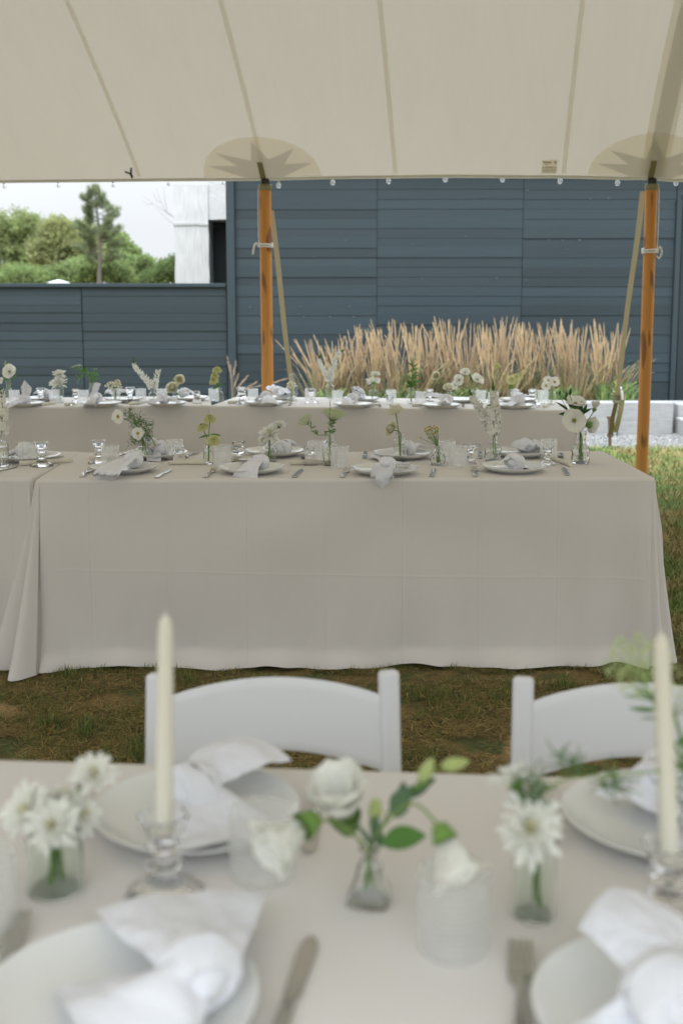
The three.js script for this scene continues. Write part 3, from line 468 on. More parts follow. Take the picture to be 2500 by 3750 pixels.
function tablecloth(label, c, yaw, L, W, o = {}) {
  const H = 0.76, rc = 0.02, pts = []; // perimeter: [x, z, nx, nz, kind, cornerAngle]
  const sides = [[-1, 1, 1, 0, L], [1, 1, 0, -1, W], [1, -1, -1, 0, L], [-1, -1, 0, 1, W]];
  const hx = L / 2 - rc, hz = W / 2 - rc; let per = 0;
  const push = (x, z, nx, nz, w, ca, d) => { per += d; pts.push({ x, z, nx, nz, w, ca, per }); };
  const nL = 150, nW = 46, nC = 40;
  const seq = [['e', -hx, hz, hx, hz, 0, 1, nL], ['c', hx, hz, 0], ['e', hx, hz, hx, -hz, 1, 0, nW], ['c', hx, -hz, 1], ['e', hx, -hz, -hx, -hz, 0, -1, nL], ['c', -hx, -hz, 2], ['e', -hx, -hz, -hx, hz, -1, 0, nW], ['c', -hx, hz, 3]];
  for (const s of seq) {
    if (s[0] === 'e') { const [, x0, z0, x1, z1, nx, nz, n] = s, len = Math.hypot(x1 - x0, z1 - z0); for (let i = 0; i < n; i++) { const t = i / n, d = Math.min(t, 1 - t) * len; push(lerp(x0, x1, t) + nx * rc, lerp(z0, z1, t) + nz * rc, nx, nz, Math.exp(-(d * d) / 0.004), t < 0.5 ? -1 : 1, len / n); pts[pts.length - 1].d = d; pts[pts.length - 1].sg = t < 0.5 ? -1 : 1; } }
    else { const [, x, z, q] = s; for (let i = 0; i < nC; i++) { const th = i / nC * Math.PI / 2, a = Math.PI / 2 - q * Math.PI / 2 - th; push(x + rc * Math.cos(a), z + rc * Math.sin(a), Math.cos(a), Math.sin(a), 1, th, 0.0004); pts[pts.length - 1].cor = q; pts[pts.length - 1].th = th; } }
  }
  const N = pts.length, rows = [], sd = o.seed || 0;
  for (const r of [[0.0185, 0], [0.0135, -0.0002], [0.0065, -0.0016], [0.0018, -0.0055], [0, -0.012]]) rows.push({ inset: r[0], dy: r[1] });
  const RV = 44; for (let j = 1; j <= RV; j++) rows.push({ v: j / RV });
  const pos = [], uv = [];
  for (const row of rows) for (const p of pts) {
    let off = 0, y = H, lat = 0;
    if (row.v === undefined) { off = -row.inset; y = H + row.dy; }
    else {
      const v = row.v, f = p.per;
      const wave = 0.026 * noise.noise(f * 2.3 + sd, v * 1.5, 3) + 0.05 * v * v * noise.noise(f * 2.7 + sd * 3, v * 0.8, 8) + 0.016 * v * v * v * noise.noise(f * 8 + sd, v, 1);
      off = 0.034 * v + wave * sst(0, 0.3, v) + 0.017 * sst(0.12, 0.9, v) * noise.noise(f * 6.5 + sd, v * 0.7, 2) + 0.008 * sst(0.4, 1, v) * noise.noise(f * 15 + v * 3 + sd, v * 1.5, 5) + 0.06 * sst(0.9, 1, v) * (0.55 + noise.noise(f * 4, 2, sd));
      let cone = 0;
      if (p.cor !== undefined) { const k = (o.cone?.[p.cor] ?? 0.11); cone = k * Math.pow(v, 1.25) * (1.05 + 0.38 * Math.cos(p.th * 8 + 3.14) + 0.15 * Math.sin(p.th * 4 + sd)); off = 0.03 * v + cone; }
      else { const q = o.cone ? 0.1 : 0.1; off += q * p.w * Math.pow(v, 1.25) * 0.45 - 0.022 * v * Math.exp(-Math.pow((p.d - 0.13) / 0.08, 2)); }
      y = (H - 0.012) * (1 - v) + 0.012 * (1 - v) + 0.004 + (o.lift || 0) * v + 0.022 * sst(0.85, 1, v) * (0.5 + noise.noise(f * 5 + sd, 1, 4)) ;
      if (p.cor !== undefined) y -= 0.0;
    }
    pos.push(p.x + p.nx * off, y, p.z + p.nz * off); uv.push(p.per / L, y / H);
  }
  const idx = []; for (let j = 0; j < rows.length - 1; j++) for (let i = 0; i < N; i++) { const a = j * N + i, b = j * N + (i + 1) % N, c2 = a + N, d = b + N; idx.push(a, c2, b, b, c2, d); }
  const ci = pos.length / 3, nSkirt = idx.length; pos.push(0, H, 0); uv.push(0.5, 0.02); for (let i = 0; i < N; i++) idx.push(ci, i, (i + 1) % N); const nTopRows = 4 * N * 6;
  const g = new THREE.BufferGeometry(); g.setAttribute('position', new THREE.Float32BufferAttribute(pos, 3)); g.setAttribute('uv', new THREE.Float32BufferAttribute(uv, 2)); g.setIndex(idx); g.computeVertexNormals(); g.addGroup(0, nTopRows, 1); g.addGroup(nTopRows, nSkirt - nTopRows, 0); g.addGroup(nSkirt, idx.length - nSkirt, 1);
  const m = single('tablecloth', g, [CLOTH, CLOTHTOP], label, 'tablecloth', V(c.x, 0, c.z)); m.rotation.y = yaw; return m;
}
function clothFromFront(label, fl, fr, L, W, anchor, o) {              // the front edge runs from fl to fr; anchored at one end
  const d = fr.clone().sub(fl).setY(0).normalize(), back = V(d.z, 0, -d.x), yaw = Math.atan2(-d.z, d.x);
  const a = anchor === 'left' ? fl.clone().addScaledVector(d, L / 2) : anchor === 'right' ? fr.clone().addScaledVector(d, -L / 2) : fl.clone().add(fr).multiplyScalar(0.5);
  a.addScaledVector(back, W / 2); return tablecloth(label, a, yaw, L, W, o);
}
const midFL = P(126, 1757, 0.76), midFR = P(2402, 1750, 0.76), midL = midFL.distanceTo(midFR);
clothFromFront('long ivory tablecloth on the middle table, falling to the grass', midFL, midFR, midL, 0.84, 'mid', { seed: 2, cone: [0.055, 0.08, 0.1, 0.13] });
clothFromFront('ivory tablecloth of the middle table cut off by the left edge', P(-600, 1751, 0.76), P(117, 1752, 0.76), 2.44, 0.84, 'right', { seed: 11, lift: 0.03, cone: [0.07, 0.05, 0.1, 0.1] });
clothFromFront('ivory tablecloth on the far right table before the tall grasses', P(779, 1486, 0.76), P(2098, 1502, 0.76), 2.42, 0.80, 'mid', { seed: 23 });
clothFromFront('ivory tablecloth on the far left table before the fence', P(0, 1492, 0.76), P(772, 1484, 0.76), 2.44, 0.80, 'right', { seed: 37 });
{ const bl = P(0, 2774, 0.76), br = P(2309, 2843, 0.76), d = br.clone().sub(bl).normalize(), fwd = V(-d.z, 0, d.x); const fl = bl.clone().addScaledVector(fwd, 0.78), fr = br.clone().addScaledVector(fwd, 0.78); clothFromFront('ivory tablecloth on the nearest table filling the foreground', fl, fr, 2.6, 0.78, 'mid', { seed: 51 }); }

// ------------------------------------------------------------------ chairs
function chair(label, tl_, tr_, depth) {
  const mid = tl_.clone().add(tr_).multiplyScalar(0.5), w = tl_.distanceTo(tr_), top = mid.y, d = tr_.clone().sub(tl_).setY(0).normalize();
  const G = thing('folding_chair', label, 'chair', V(mid.x, 0, mid.z)); G.rotation.y = Math.atan2(-d.z, d.x);
  // local: x along the back, +z towards the viewer (the seat side)
  const hw = w / 2, post = (s) => {
    const sh = new THREE.Shape(); const a = 0.0175; sh.moveTo(-a, -0.0125); sh.lineTo(a, -0.0125); sh.lineTo(a, 0.0125); sh.lineTo(-a, 0.0125); sh.closePath();
    const pts = [V(s * hw, top, 0.0), V(s * (hw + 0.004), top - 0.25, 0.03), V(s * (hw + 0.012), 0.45, 0.085), V(s * (hw + 0.02), 0.0, 0.33)], gs = [];
    for (let i = 0; i < 3; i++) { const p = pts[i], q = pts[i + 1], dd = q.clone().sub(p), L = dd.length(); const g = new RoundedBoxGeometry(0.036, L + 0.012, 0.026, 3, 0.009); g.applyQuaternion(new THREE.Quaternion().setFromUnitVectors(V(0, 1, 0), dd.normalize())); const c = p.clone().add(q).multiplyScalar(0.5); gs.push(g.translate(c.x, c.y, c.z)); }
    return merge(gs);
  };
  part(G, 'back_post', post(-1), M.resin); part(G, 'back_post', post(1), M.resin);
  // arched back rail, dished
  const x0 = hw - 0.014; const N = 36, th = 0.011;
  const yT = (t) => top - 0.034 + 0.026 * Math.cos(t * Math.PI / 2 * 0.98) * 1.0 - 0.004 * Math.pow(Math.abs(t), 8), yB = (t) => top - 0.172 + 0.036 * Math.cos(t * Math.PI / 2 * 0.95), dz = (t) => 0.006 - 0.02 * (1 - t * t);
  const fn = (side) => (u, v) => { const t = u * 2 - 1, e = Math.min(v, 1 - v), rnd_ = 1 - sst(0, 0.07, e); return V(t * x0, lerp(yB(t), yT(t), v), dz(t) + 0.016 * (1 - v) + side * (th / 2) * (1 - 0.92 * rnd_ * rnd_)); };
  part(G, 'back_rail', merge([surf(N, 14, fn(1)), surf(N, 14, fn(-1)), surf(N, 1, (u, v) => fn(v ? 1 : -1)(u, 1)), surf(N, 1, (u, v) => fn(v ? 1 : -1)(u, 0))]), M.resin);
  part(G, 'lower_rail', rbox(w - 0.02, 0.035, 0.016, 0.006, 0, 0.53, 0.075), M.resin);
  part(G, 'seat', merge([rbox(w - 0.05, 0.03, 0.40, 0.012, 0, 0.445, 0.25)]), M.resin);
  part(G, 'seat_pad', rbox(w - 0.08, 0.03, 0.36, 0.014, 0, 0.472, 0.25), std(0.74, 0.74, 0.73, 0.6));
  for (const s of [-1, 1]) part(G, 'rear_leg', (() => { const p = V(s * (hw - 0.03), 0.44, 0.36), q = V(s * (hw - 0.03), 0, -0.06), dd = q.clone().sub(p), L = dd.length(), g = new RoundedBoxGeometry(0.03, L, 0.024, 2, 0.008); g.applyQuaternion(new THREE.Quaternion().setFromUnitVectors(V(0, 1, 0), dd.normalize())); const c = p.clone().add(q).multiplyScalar(0.5); return g.translate(c.x, c.y, c.z); })(), M.resin);
  part(G, 'stretcher', rbox(w - 0.07, 0.03, 0.014, 0.005, 0, 0.15, 0.02), M.resin);
  return G;
}
{
  const tops = (px, py) => P(px, py, 0.80);
  const a = tops(575, 2478), b = tops(1422, 2466), w = a.distanceTo(b);
  chair('white resin folding chair behind the nearest table, left one', a, b);
  const c = tops(1915, 2490), e = c.clone().add(V(Math.cos(0.02), 0, Math.sin(0.02)).multiplyScalar(w)); chair('white resin folding chair at the right edge behind the nearest table', c, e);
}

// ------------------------------------------------------------------ tableware: shapes
const TOP = 0.7605, FWD = V(0, -sP, -cP);
const depthOf = (p) => p.clone().sub(EYE).dot(FWD), toM = (p, px) => px * depthOf(p) / FOCAL;
const plateGeo = lathe([[0, 0.0035], [0.07, 0.0035], [0.074, 0], [0.08, 0], [0.083, 0.004], [0.105, 0.009], [0.126, 0.018], [0.1345, 0.0245], [0.136, 0.0262], [0.1345, 0.0272], [0.131, 0.0258], [0.118, 0.0175], [0.10, 0.0122], [0.08, 0.0095], [0.04, 0.0085], [0, 0.0085]], 72);
function plate(label, px, py, group) { const c = P(px, py, TOP + 0.025); return single('dinner_plate', plateGeo, M.plate, label, 'plate', V(c.x, TOP, c.z), group); }
const tumblerGeo = (() => {
  const R = 0.0362, H = 0.088, rows = 84, seg = 132, prof = (v) => R * (0.965 + 0.035 * sst(0, 0.12, v)) * (1 - 0.25 * Math.pow(1 - Math.min(1, v / 0.05), 2));
  const wall = surf(seg, rows, (u, v) => { const a = u * Math.PI * 2, band = v * 15.0, fb = band - Math.floor(band), kind = Math.floor(band); let b = 0; if (v > 0.05 && v < 0.87) { const big = kind % 5 === 2, n = big ? 33 : 44; b = Math.pow(Math.sin(Math.PI * fb), 1.0) * (0.35 + 0.65 * Math.pow(Math.abs(Math.sin(a * n / 2 + (kind % 2) * 0.7)), 0.8)) * (big ? 0.0017 : 0.0013); } const r = prof(v) + b; return V(Math.cos(a) * r, v * H, -Math.sin(a) * r); });
  return merge([wall, lathe([[R * 0.95, H * 0.99], [R, H], [R * 1.02, H * 0.985]], 48), lathe([[0, 0.0], [R * 0.7, 0], [R * 0.76, 0.002]], 40), lathe([[0, 0.008], [R * 0.86, 0.009]], 40), lathe([[R * 0.87, 0.009], [R * 0.9, H * 0.5], [R * 0.93, H]], 48)]);
})();
function tumbler(label, px, py, s = 1, turn = 0) { const c = P(px, py, TOP + 0.087 * s), m = single('glass_tumbler', tumblerGeo, M.tumbler, label, 'tumbler', V(c.x, TOP, c.z)); m.scale.setScalar(s); m.rotation.y = turn; return m; }
const flatten = (g) => { const h = g.toNonIndexed(); h.computeVertexNormals(); return h; };
const holderA = [[0, 0.02], [0.40, 0], [0.47, 0.0], [0.48, 0.03], [0.40, 0.10], [0.26, 0.17], [0.17, 0.25], [0.15, 0.31], [0.21, 0.36], [0.22, 0.41], [0.15, 0.46], [0.14, 0.54], [0.20, 0.585], [0.23, 0.64], [0.17, 0.70], [0.23, 0.78], [0.30, 0.92], [0.315, 0.985], [0.30, 1], [0.235, 0.99], [0.2, 0.8], [0, 0.78]];
const holderB = [[0, 0.015], [0.36, 0], [0.40, 0.0], [0.405, 0.03], [0.30, 0.5], [0.245, 0.6], [0.27, 0.64], [0.31, 0.68], [0.31, 0.74], [0.26, 0.79], [0.26, 0.85], [0.31, 0.96], [0.31, 1], [0.22, 1], [0.19, 0.84], [0, 0.82]];
const holderC = [[0, 0.02], [0.27, 0], [0.33, 0.0], [0.34, 0.04], [0.22, 0.16], [0.13, 0.28], [0.15, 0.36], [0.27, 0.46], [0.29, 0.56], [0.24, 0.63], [0.24, 0.74], [0.29, 0.86], [0.33, 0.96], [0.33, 1], [0.25, 1], [0.2, 0.8], [0, 0.78]];
const holderGeo = [holderA, holderB, holderC].map((p, i) => { const g = lathe(p, i === 2 ? 28 : 10); return i === 2 ? g : flatten(g); });
function holder(label, px, py, h, kind = 0, flip = false) {
  const b = P(px, py, TOP), m = single('candle_holder', holderGeo[kind], M.solidGlass, label, 'candle holder', b); m.scale.setScalar(h);
  if (flip) { m.rotation.x = Math.PI; m.position.y = TOP + h; } return m;
}
const candleGeo = (L, r0 = 0.0108, r1 = 0.0085) => lathe([[0, 0], [r0 * 0.9, 0], [r0, 0.002], [r0, L * 0.1], [r1, L * 0.93], [r1 * 0.86, L * 0.965], [r1 * 0.55, L * 0.99], [0.0015, L], [0, L]], 20);
const wickGeo = new THREE.CylinderGeometry(0.0009, 0.0009, 0.008, 6);
function lyingCandle(label, a, b) {
  const p = P(a[0], a[1], TOP + 0.0108), q = P(b[0], b[1], TOP + 0.0098), d = q.clone().sub(p), L = Math.max(0.1, d.length()), G = thing('taper_candle', label, 'candle', p); d.normalize();
  G.quaternion.setFromUnitVectors(V(0, 1, 0), d); part(G, 'wax', candleGeo(L), M.candle); part(G, 'wick', wickGeo, M.rope).position.y = L + 0.003; return G;
}
// forks and knives
function bend(g, f) { const p = g.attributes.position; for (let i = 0; i < p.count; i++) p.setY(i, p.getY(i) + f(p.getX(i))); g.computeVertexNormals(); return g; }
const forkGeo = (() => {
  const s = new THREE.Shape(); s.moveTo(0, -0.0085); s.lineTo(0.03, -0.008); s.quadraticCurveTo(0.08, -0.005, 0.115, -0.0036); s.quadraticCurveTo(0.13, -0.004, 0.138, -0.0115); s.lineTo(0.15, -0.0125);
  for (let k = 0; k < 4; k++) { const y0 = -0.0125 + k * 0.00675; s.lineTo(0.193, y0 + 0.0006); s.lineTo(0.1955, y0 + 0.0022); s.lineTo(0.193, y0 + 0.0040); if (k < 3) { s.lineTo(0.152, y0 + 0.0046); s.lineTo(0.152, y0 + 0.0065); } }
  s.lineTo(0.15, 0.0125); s.lineTo(0.138, 0.0115); s.quadraticCurveTo(0.13, 0.004, 0.115, 0.0036); s.quadraticCurveTo(0.08, 0.005, 0.03, 0.008); s.lineTo(0, 0.0085); s.closePath();
  const g = new THREE.ExtrudeGeometry(s, { depth: 0.0018, bevelEnabled: true, bevelThickness: 0.0009, bevelSize: 0.0007, bevelSegments: 2, curveSegments: 8 }).rotateX(-Math.PI / 2);
  return bend(g, (x) => 0.0015 + 0.009 * Math.sin(Math.min(1, x / 0.125) * Math.PI) * 0.7 + 0.012 * Math.pow(Math.max(0, (x - 0.145) / 0.05), 2));
})();
const knifeHandle = (() => { const s = new THREE.Shape(); s.moveTo(0, -0.0085); s.lineTo(0.05, -0.0075); s.lineTo(0.098, -0.006); s.lineTo(0.104, -0.0052); s.lineTo(0.104, 0.0052); s.lineTo(0.098, 0.006); s.lineTo(0.05, 0.0075); s.lineTo(0, 0.0085); s.closePath(); return new THREE.ExtrudeGeometry(s, { depth: 0.0032, bevelEnabled: true, bevelThickness: 0.0014, bevelSize: 0.001, bevelSegments: 2 }).rotateX(-Math.PI / 2).translate(0, 0.0014, 0); })();
const knifeBlade = (() => { const s = new THREE.Shape(); s.moveTo(0.104, -0.0045); s.lineTo(0.112, -0.0085); s.lineTo(0.185, -0.0105); s.quadraticCurveTo(0.212, -0.011, 0.222, -0.001); s.quadraticCurveTo(0.219, 0.007, 0.20, 0.0078); s.lineTo(0.112, 0.0075); s.lineTo(0.104, 0.0045); s.closePath(); return new THREE.ExtrudeGeometry(s, { depth: 0.0010, bevelEnabled: true, bevelThickness: 0.0004, bevelSize: 0.0005, bevelSegments: 1, curveSegments: 10 }).rotateX(-Math.PI / 2).translate(0, 0.0022, 0); })();
function cutlery(kind, label, hp, tp, s = 1, atTip = false) {
  const a = P(hp[0], hp[1], TOP + 0.001), b = P(tp[0], tp[1], TOP + 0.001), d = b.clone().sub(a), turn = Math.atan2(-d.z, d.x);
  let g; if (kind === 'fork') { g = single('fork', forkGeo, M.steel, label, 'fork', a); } else { g = thing('table_knife', label, 'knife', a); part(g, 'handle', knifeHandle, M.steel); part(g, 'blade', knifeBlade, M.steel); }
  g.rotation.y = turn; g.scale.setScalar(s); if (atTip) g.position.copy(b).addScaledVector(d.normalize(), -(kind === 'fork' ? 0.195 : 0.222)); g.position.y = TOP + 0.0008; return g;
}
// napkins: a knotted waist with gathered tails fanning out of it
const napBump = tex(256, 256, (u, v) => { const n = 0.5 + 0.6 * fbm(u, v, 2.4, 5); return [n, n, n]; });
const NAP = new THREE.MeshPhysicalMaterial({ color: lin(0.80, 0.81, 0.855), roughness: 1, side: THREE.DoubleSide, bumpMap: napBump, bumpScale: 0.002 });
function tailGeo(pts, w0, w1, o = {}) {
  const c = new THREE.CatmullRomCurve3(pts), n = 22, k = o.pleats ?? 2.5, A = o.amp ?? 0.012, ph = o.phase ?? rr(0, 6), first = pts[0], last = pts[pts.length - 1];
  let hd = last.clone().sub(first).setY(0); if (hd.length() < 0.01) hd = V(0, 0, 1); hd.normalize(); const side = V(-hd.z, 0, hd.x);
  return surf(26, n, (u, v) => {
    const e = (o.point ?? 0) * (1 - Math.abs(2 * u - 1 + (o.skew ?? 0))) * v * v, t = Math.min(1, v * (1 - (o.point ?? 0) * 0.5) + e * 0.5), p = c.getPoint(Math.min(1, t)), tg = c.getTangent(Math.min(1, t)), nm = side.clone().cross(tg).normalize(); if (nm.y < 0) nm.negate(); if (Math.abs(nm.y) < 0.15 && nm.z < 0) nm.negate();
    const w = lerp(w0, w1, Math.pow(v, 0.75)), x = (u - 0.5) * w;
    const pl = A * Math.sin(u * Math.PI * 2 * k + ph + v * 1.2) * (1 - 0.55 * v) + (o.bow ?? 0) * (1 - Math.pow(2 * u - 1, 2)) + (o.curl ?? 0) * Math.pow(Math.max(0, Math.abs(2 * u - 1) - 0.45), 2) * v + 0.004 * noise.noise(u * 5 + ph, v * 6, ph);
    return p.addScaledVector(side, x).addScaledVector(nm, pl);
  });
}
function napkin(label, knotPx, tails, o = {}) {
  let s = o.s ?? 1; const k = P(knotPx[0], knotPx[1], TOP + (knotPx[2] ?? 0.04)), G = thing('napkin', label, 'napkin', k), loc = (t) => (t[2] === 'z' ? PZ(t[0], t[1], k.z + (t[3] ?? 0)) : P(t[0], t[1], TOP + t[2])).sub(k);
  const gs = []; let axis = V(1, 0, 0);
  tails.forEach((t, i) => {
    const ps = [V(0, 0, 0), ...t.p.map(loc)]; if (i === 0) axis = ps[1].clone().setY(0).normalize();
    part(G, 'tail', tailGeo(ps, 0.032 * s, t.w * s * 1.08, t), NAP);
  });
  // the knot: a wide soft band looped round the waist, over a padded core
  const q = new THREE.Quaternion().setFromUnitVectors(V(0, 0, 1), axis), a0 = rr(0, 6), ss = s; s *= o.ks ?? (s > 1.6 ? 0.68 : 0.86); const R = 0.021 * s;
  const band = surf(40, 16, (u, v) => { const a = u * Math.PI * 2, b = v * Math.PI * 2, cr = 0.0022 * s * Math.sin(b * 3 + a * 2 + a0) + 0.003 * s * noise.noise(Math.cos(a) * 2 + a0, Math.sin(a) * 2, b); const rr_ = R + Math.cos(b) * 0.0135 * s + cr; return V(Math.cos(a) * rr_ * 1.1, Math.sin(a) * rr_ * 0.92, Math.sin(b) * (0.024 * s + 0.004 * Math.sin(a * 2 + a0)) + 0.007 * s * Math.sin(a + a0)); });
  band.applyQuaternion(q); const core = new THREE.SphereGeometry(1, 20, 14).scale(0.024 * s, 0.021 * s, 0.034 * s), p = core.attributes.position;
  for (let i = 0; i < p.count; i++) { const f = 1 + 0.16 * noise.noise(p.getX(i) * 60 + a0, p.getY(i) * 60, p.getZ(i) * 40); p.setXYZ(i, p.getX(i) * f, p.getY(i) * f, p.getZ(i) * f); } core.computeVertexNormals(); core.applyQuaternion(q);
  part(G, 'knot', merge([band, core]).scale(1, s > 1.2 ? 0.85 : 1.05, 1), NAP); return G;
}
// vases
function profileAt(prof, y) { for (let i = 0; i < prof.length - 1; i++) if (y <= prof[i + 1][1]) { const t = (y - prof[i][1]) / Math.max(1e-6, prof[i + 1][1] - prof[i][1]); return lerp(prof[i][0], prof[i + 1][0], t * t * (3 - 2 * t)); } return prof[prof.length - 1][0]; }
const VASES = {
  ribbed: { p: [[0.38, 0], [0.40, 0.04], [0.40, 0.62], [0.34, 0.72], [0.15, 0.80], [0.13, 0.86], [0.13, 0.95], [0.17, 0.97], [0.17, 1]], relief: (a, y) => y < 0.7 ? 0.0012 * Math.cos(a * 16) : 0 },
  globe: { p: [[0.26, 0], [0.40, 0.05], [0.47, 0.22], [0.42, 0.42], [0.28, 0.54], [0.23, 0.62], [0.25, 0.85], [0.31, 1]], relief: (a, y) => y < 0.52 ? 0.0016 * (Math.abs(Math.sin(a * 12 + y * 26)) + Math.abs(Math.sin(a * 12 - y * 26))) : 0 },
  square: { p: [[0.24, 0], [0.245, 0.03], [0.245, 0.62], [0.22, 0.72], [0.11, 0.8], [0.105, 0.9], [0.14, 0.93], [0.14, 1]], sq: 0.2, relief: () => 0 },
  shoulder: { p: [[0.36, 0], [0.37, 0.03], [0.35, 0.55], [0.27, 0.72], [0.16, 0.80], [0.14, 0.88], [0.16, 0.95], [0.18, 0.97], [0.18, 1]], relief: () => 0 },
  crackle: { p: [[0.17, 0], [0.20, 0.04], [0.24, 0.4], [0.26, 0.6], [0.25, 0.7], [0.17, 0.78], [0.15, 0.82], [0.15, 0.93], [0.175, 0.97], [0.175, 1]], relief: (a, y) => y < 0.76 ? 0.0022 * noise.noise(Math.cos(a) * 4, y * 15, Math.sin(a) * 4) : 0 },
  apothecary: { p: [[0.22, 0], [0.225, 0.02], [0.225, 0.74], [0.2, 0.81], [0.12, 0.85], [0.105, 0.9], [0.13, 0.93], [0.135, 1]], relief: () => 0 },
  swirl: { p: [[0.26, 0], [0.36, 0.06], [0.43, 0.28], [0.36, 0.55], [0.2, 0.74], [0.16, 0.84], [0.2, 0.97], [0.21, 1]], relief: (a, y) => 0.0016 * Math.cos(a * 9 + y * 6) },
  ornate: { p: [[0.24, 0], [0.27, 0.04], [0.285, 0.10], [0.26, 0.26], [0.28, 0.36], [0.29, 0.40], [0.22, 0.50], [0.15, 0.62], [0.135, 0.72], [0.16, 0.75], [0.16, 0.90], [0.175, 0.93], [0.165, 1]], relief: (a, y) => y < 0.36 ? 0.0026 * noise.noise(Math.cos(a) * 3.5, y * 12, Math.sin(a) * 3.5) : 0.0006 * Math.cos(a * 8) },
  jar: { p: [[0.40, 0], [0.43, 0.04], [0.43, 0.88], [0.40, 0.93], [0.42, 1]], relief: () => 0 },
  pyramid: { p: [[0.37, 0], [0.38, 0.03], [0.22, 0.62], [0.16, 0.72], [0.13, 0.8], [0.13, 0.92], [0.18, 0.96], [0.18, 1]], sq: 0.42, relief: () => 0 },
  cylinder: { p: [[0.26, 0], [0.28, 0.03], [0.28, 0.97], [0.29, 1]], relief: () => 0 },
};
M.vaseGlass = phy({ color: lin(0.99, 1, 0.995), roughness: 0.02, transmission: 1, thickness: 0.003, ior: 1.45 });
M.vaseGlassGreen = phy({ color: lin(0.93, 0.97, 0.95), roughness: 0.03, transmission: 1, thickness: 0.003, ior: 1.45 });
const vaseCache = {};
function vaseGeos(kind, h, w) {
  const key = kind + h.toFixed(3) + (w ?? 0); if (vaseCache[key]) return vaseCache[key];
  const d = VASES[kind], k = w ? w / (2 * Math.max(...d.p.map((q) => q[0]))) : h, R = (y) => profileAt(d.p, y) * k;
  const sqf = (a, r) => { if (!d.sq) return r; const m = Math.max(Math.abs(Math.cos(a + Math.PI / 8)), Math.abs(Math.sin(a + Math.PI / 8))); return r * lerp(1, 0.92 / m, d.sq * 1.6); };
  const rad = (a, y, ins = 0) => sqf(a, R(y)) - ins + (ins ? 0 : d.relief(a, y));
  const skin = (y0, y1, ins, nv = 46) => surf(56, nv, (u, v) => { const a = u * Math.PI * 2, y = lerp(y0, y1, v), r = rad(a, y, ins); return V(Math.cos(a) * r, y * h, -Math.sin(a) * r); });
  const disc = (y, ins) => surf(40, 2, (u, v) => { const a = u * Math.PI * 2, r = Math.max(0, rad(a, y, ins)) * v; return V(Math.cos(a) * r, y * h, -Math.sin(a) * r); });
  const body = merge([skin(0, 1, 0), disc(0.0, 0), disc(0.05, 0.002), surf(48, 2, (u, v) => { const a = u * Math.PI * 2, r = rad(a, 1, 0) - 0.0022 * v; return V(Math.cos(a) * r, h + 0.0006 * Math.sin(v * Math.PI), -Math.sin(a) * r); })]);
  const flip = (g) => { const ix = g.index.array; for (let i = 0; i < ix.length; i += 3) { const q = ix[i]; ix[i] = ix[i + 1]; ix[i + 1] = q; } g.computeVertexNormals(); return g; };
  const wallIn = 0.0026, inner = surf(56, 46, (u, v) => { const a = u * Math.PI * 2, y = lerp(0.05, 1, v), r = Math.max(0.001, sqf(a, R(y)) - wallIn); return V(Math.cos(a) * r, y * h, -Math.sin(a) * r); });
  const lid = (y, r0, r1, up) => { const g = surf(56, 2, (u, v) => { const a = u * Math.PI * 2, r = lerp(r0(a), r1(a), v); return V(Math.cos(a) * r, y * h, -Math.sin(a) * r); }); return up ? g : flip(g); };
  const solid = merge([skin(0, 1, 0), flip(inner), lid(1, (a) => rad(a, 1), (a) => Math.max(0.001, sqf(a, R(1)) - wallIn), true), lid(0, (a) => rad(a, 0), () => 0, false), lid(0.05, (a) => Math.max(0.001, sqf(a, R(0.05)) - wallIn), () => 0, true)]);
  const fill = kind === 'jar' || kind === 'cylinder' ? 0.72 : 0.6; const water = merge([disc(fill, 0.003), skin(0.06, fill, 0.003, 16)]);
  return vaseCache[key] = { body, water, solid };
}
function vase(label, px, py, kind, hpx, wpx, o = {}) {
  const b = P(px, py, TOP), h = toM(b, hpx) * (o.hs ?? 1), w = wpx ? toM(b, wpx) : undefined, g = vaseGeos(kind, h, w), G = thing(o.name ?? 'bud_vase', label, 'vase', b);
  part(G, 'glass_body', o.far ? g.body : g.solid, o.far ? M.glass : o.mat ? M.vaseGlassGreen : M.vaseGlass); if (!o.far) part(G, 'water', g.water, M.water); G.rotation.y = o.turn ?? 0;
  return { b, h, neck: b.clone().setY(TOP + h), rIn: (w ?? h * 0.5) * 0.28, far: o.far };
}
// ------------------------------------------------------------------ flowers
function petalGeo(len, w, o = {}) {
  const nu = o.nu ?? 6, nv = o.nv ?? 7, tip = o.tip ?? 1.2, base = o.base ?? 0.35;
  return surf(nu, nv, (u, v) => {
    const hw = w * 0.5 * (base + (1 - base) * Math.sin(Math.min(1, v / (o.wide ?? 0.62)) * Math.PI / 2)) * Math.pow(Math.max(0, 1 - Math.pow(v, (o.blunt ?? 6))), 1 / 2.2);
    const y = (u - 0.5) * 2 * hw, notch = o.notch ? -o.notch * len * (0.5 + 0.5 * Math.cos(u * Math.PI * 6)) * Math.pow(v, 8) : 0;
    return V(v * len + notch, y, (o.cup ?? 0) * y * y / Math.max(1e-5, w) + (o.curl ?? 0) * len * v * v + (o.ruffle ?? 0) * len * Math.sin(u * 9 + (o.ph ?? 0)) * v * v * v);
  });
}
const qz = (a) => new THREE.Quaternion().setFromAxisAngle(V(0, 0, 1), a), qy = (a) => new THREE.Quaternion().setFromAxisAngle(V(0, 1, 0), a), qx = (a) => new THREE.Quaternion().setFromAxisAngle(V(1, 0, 0), a);
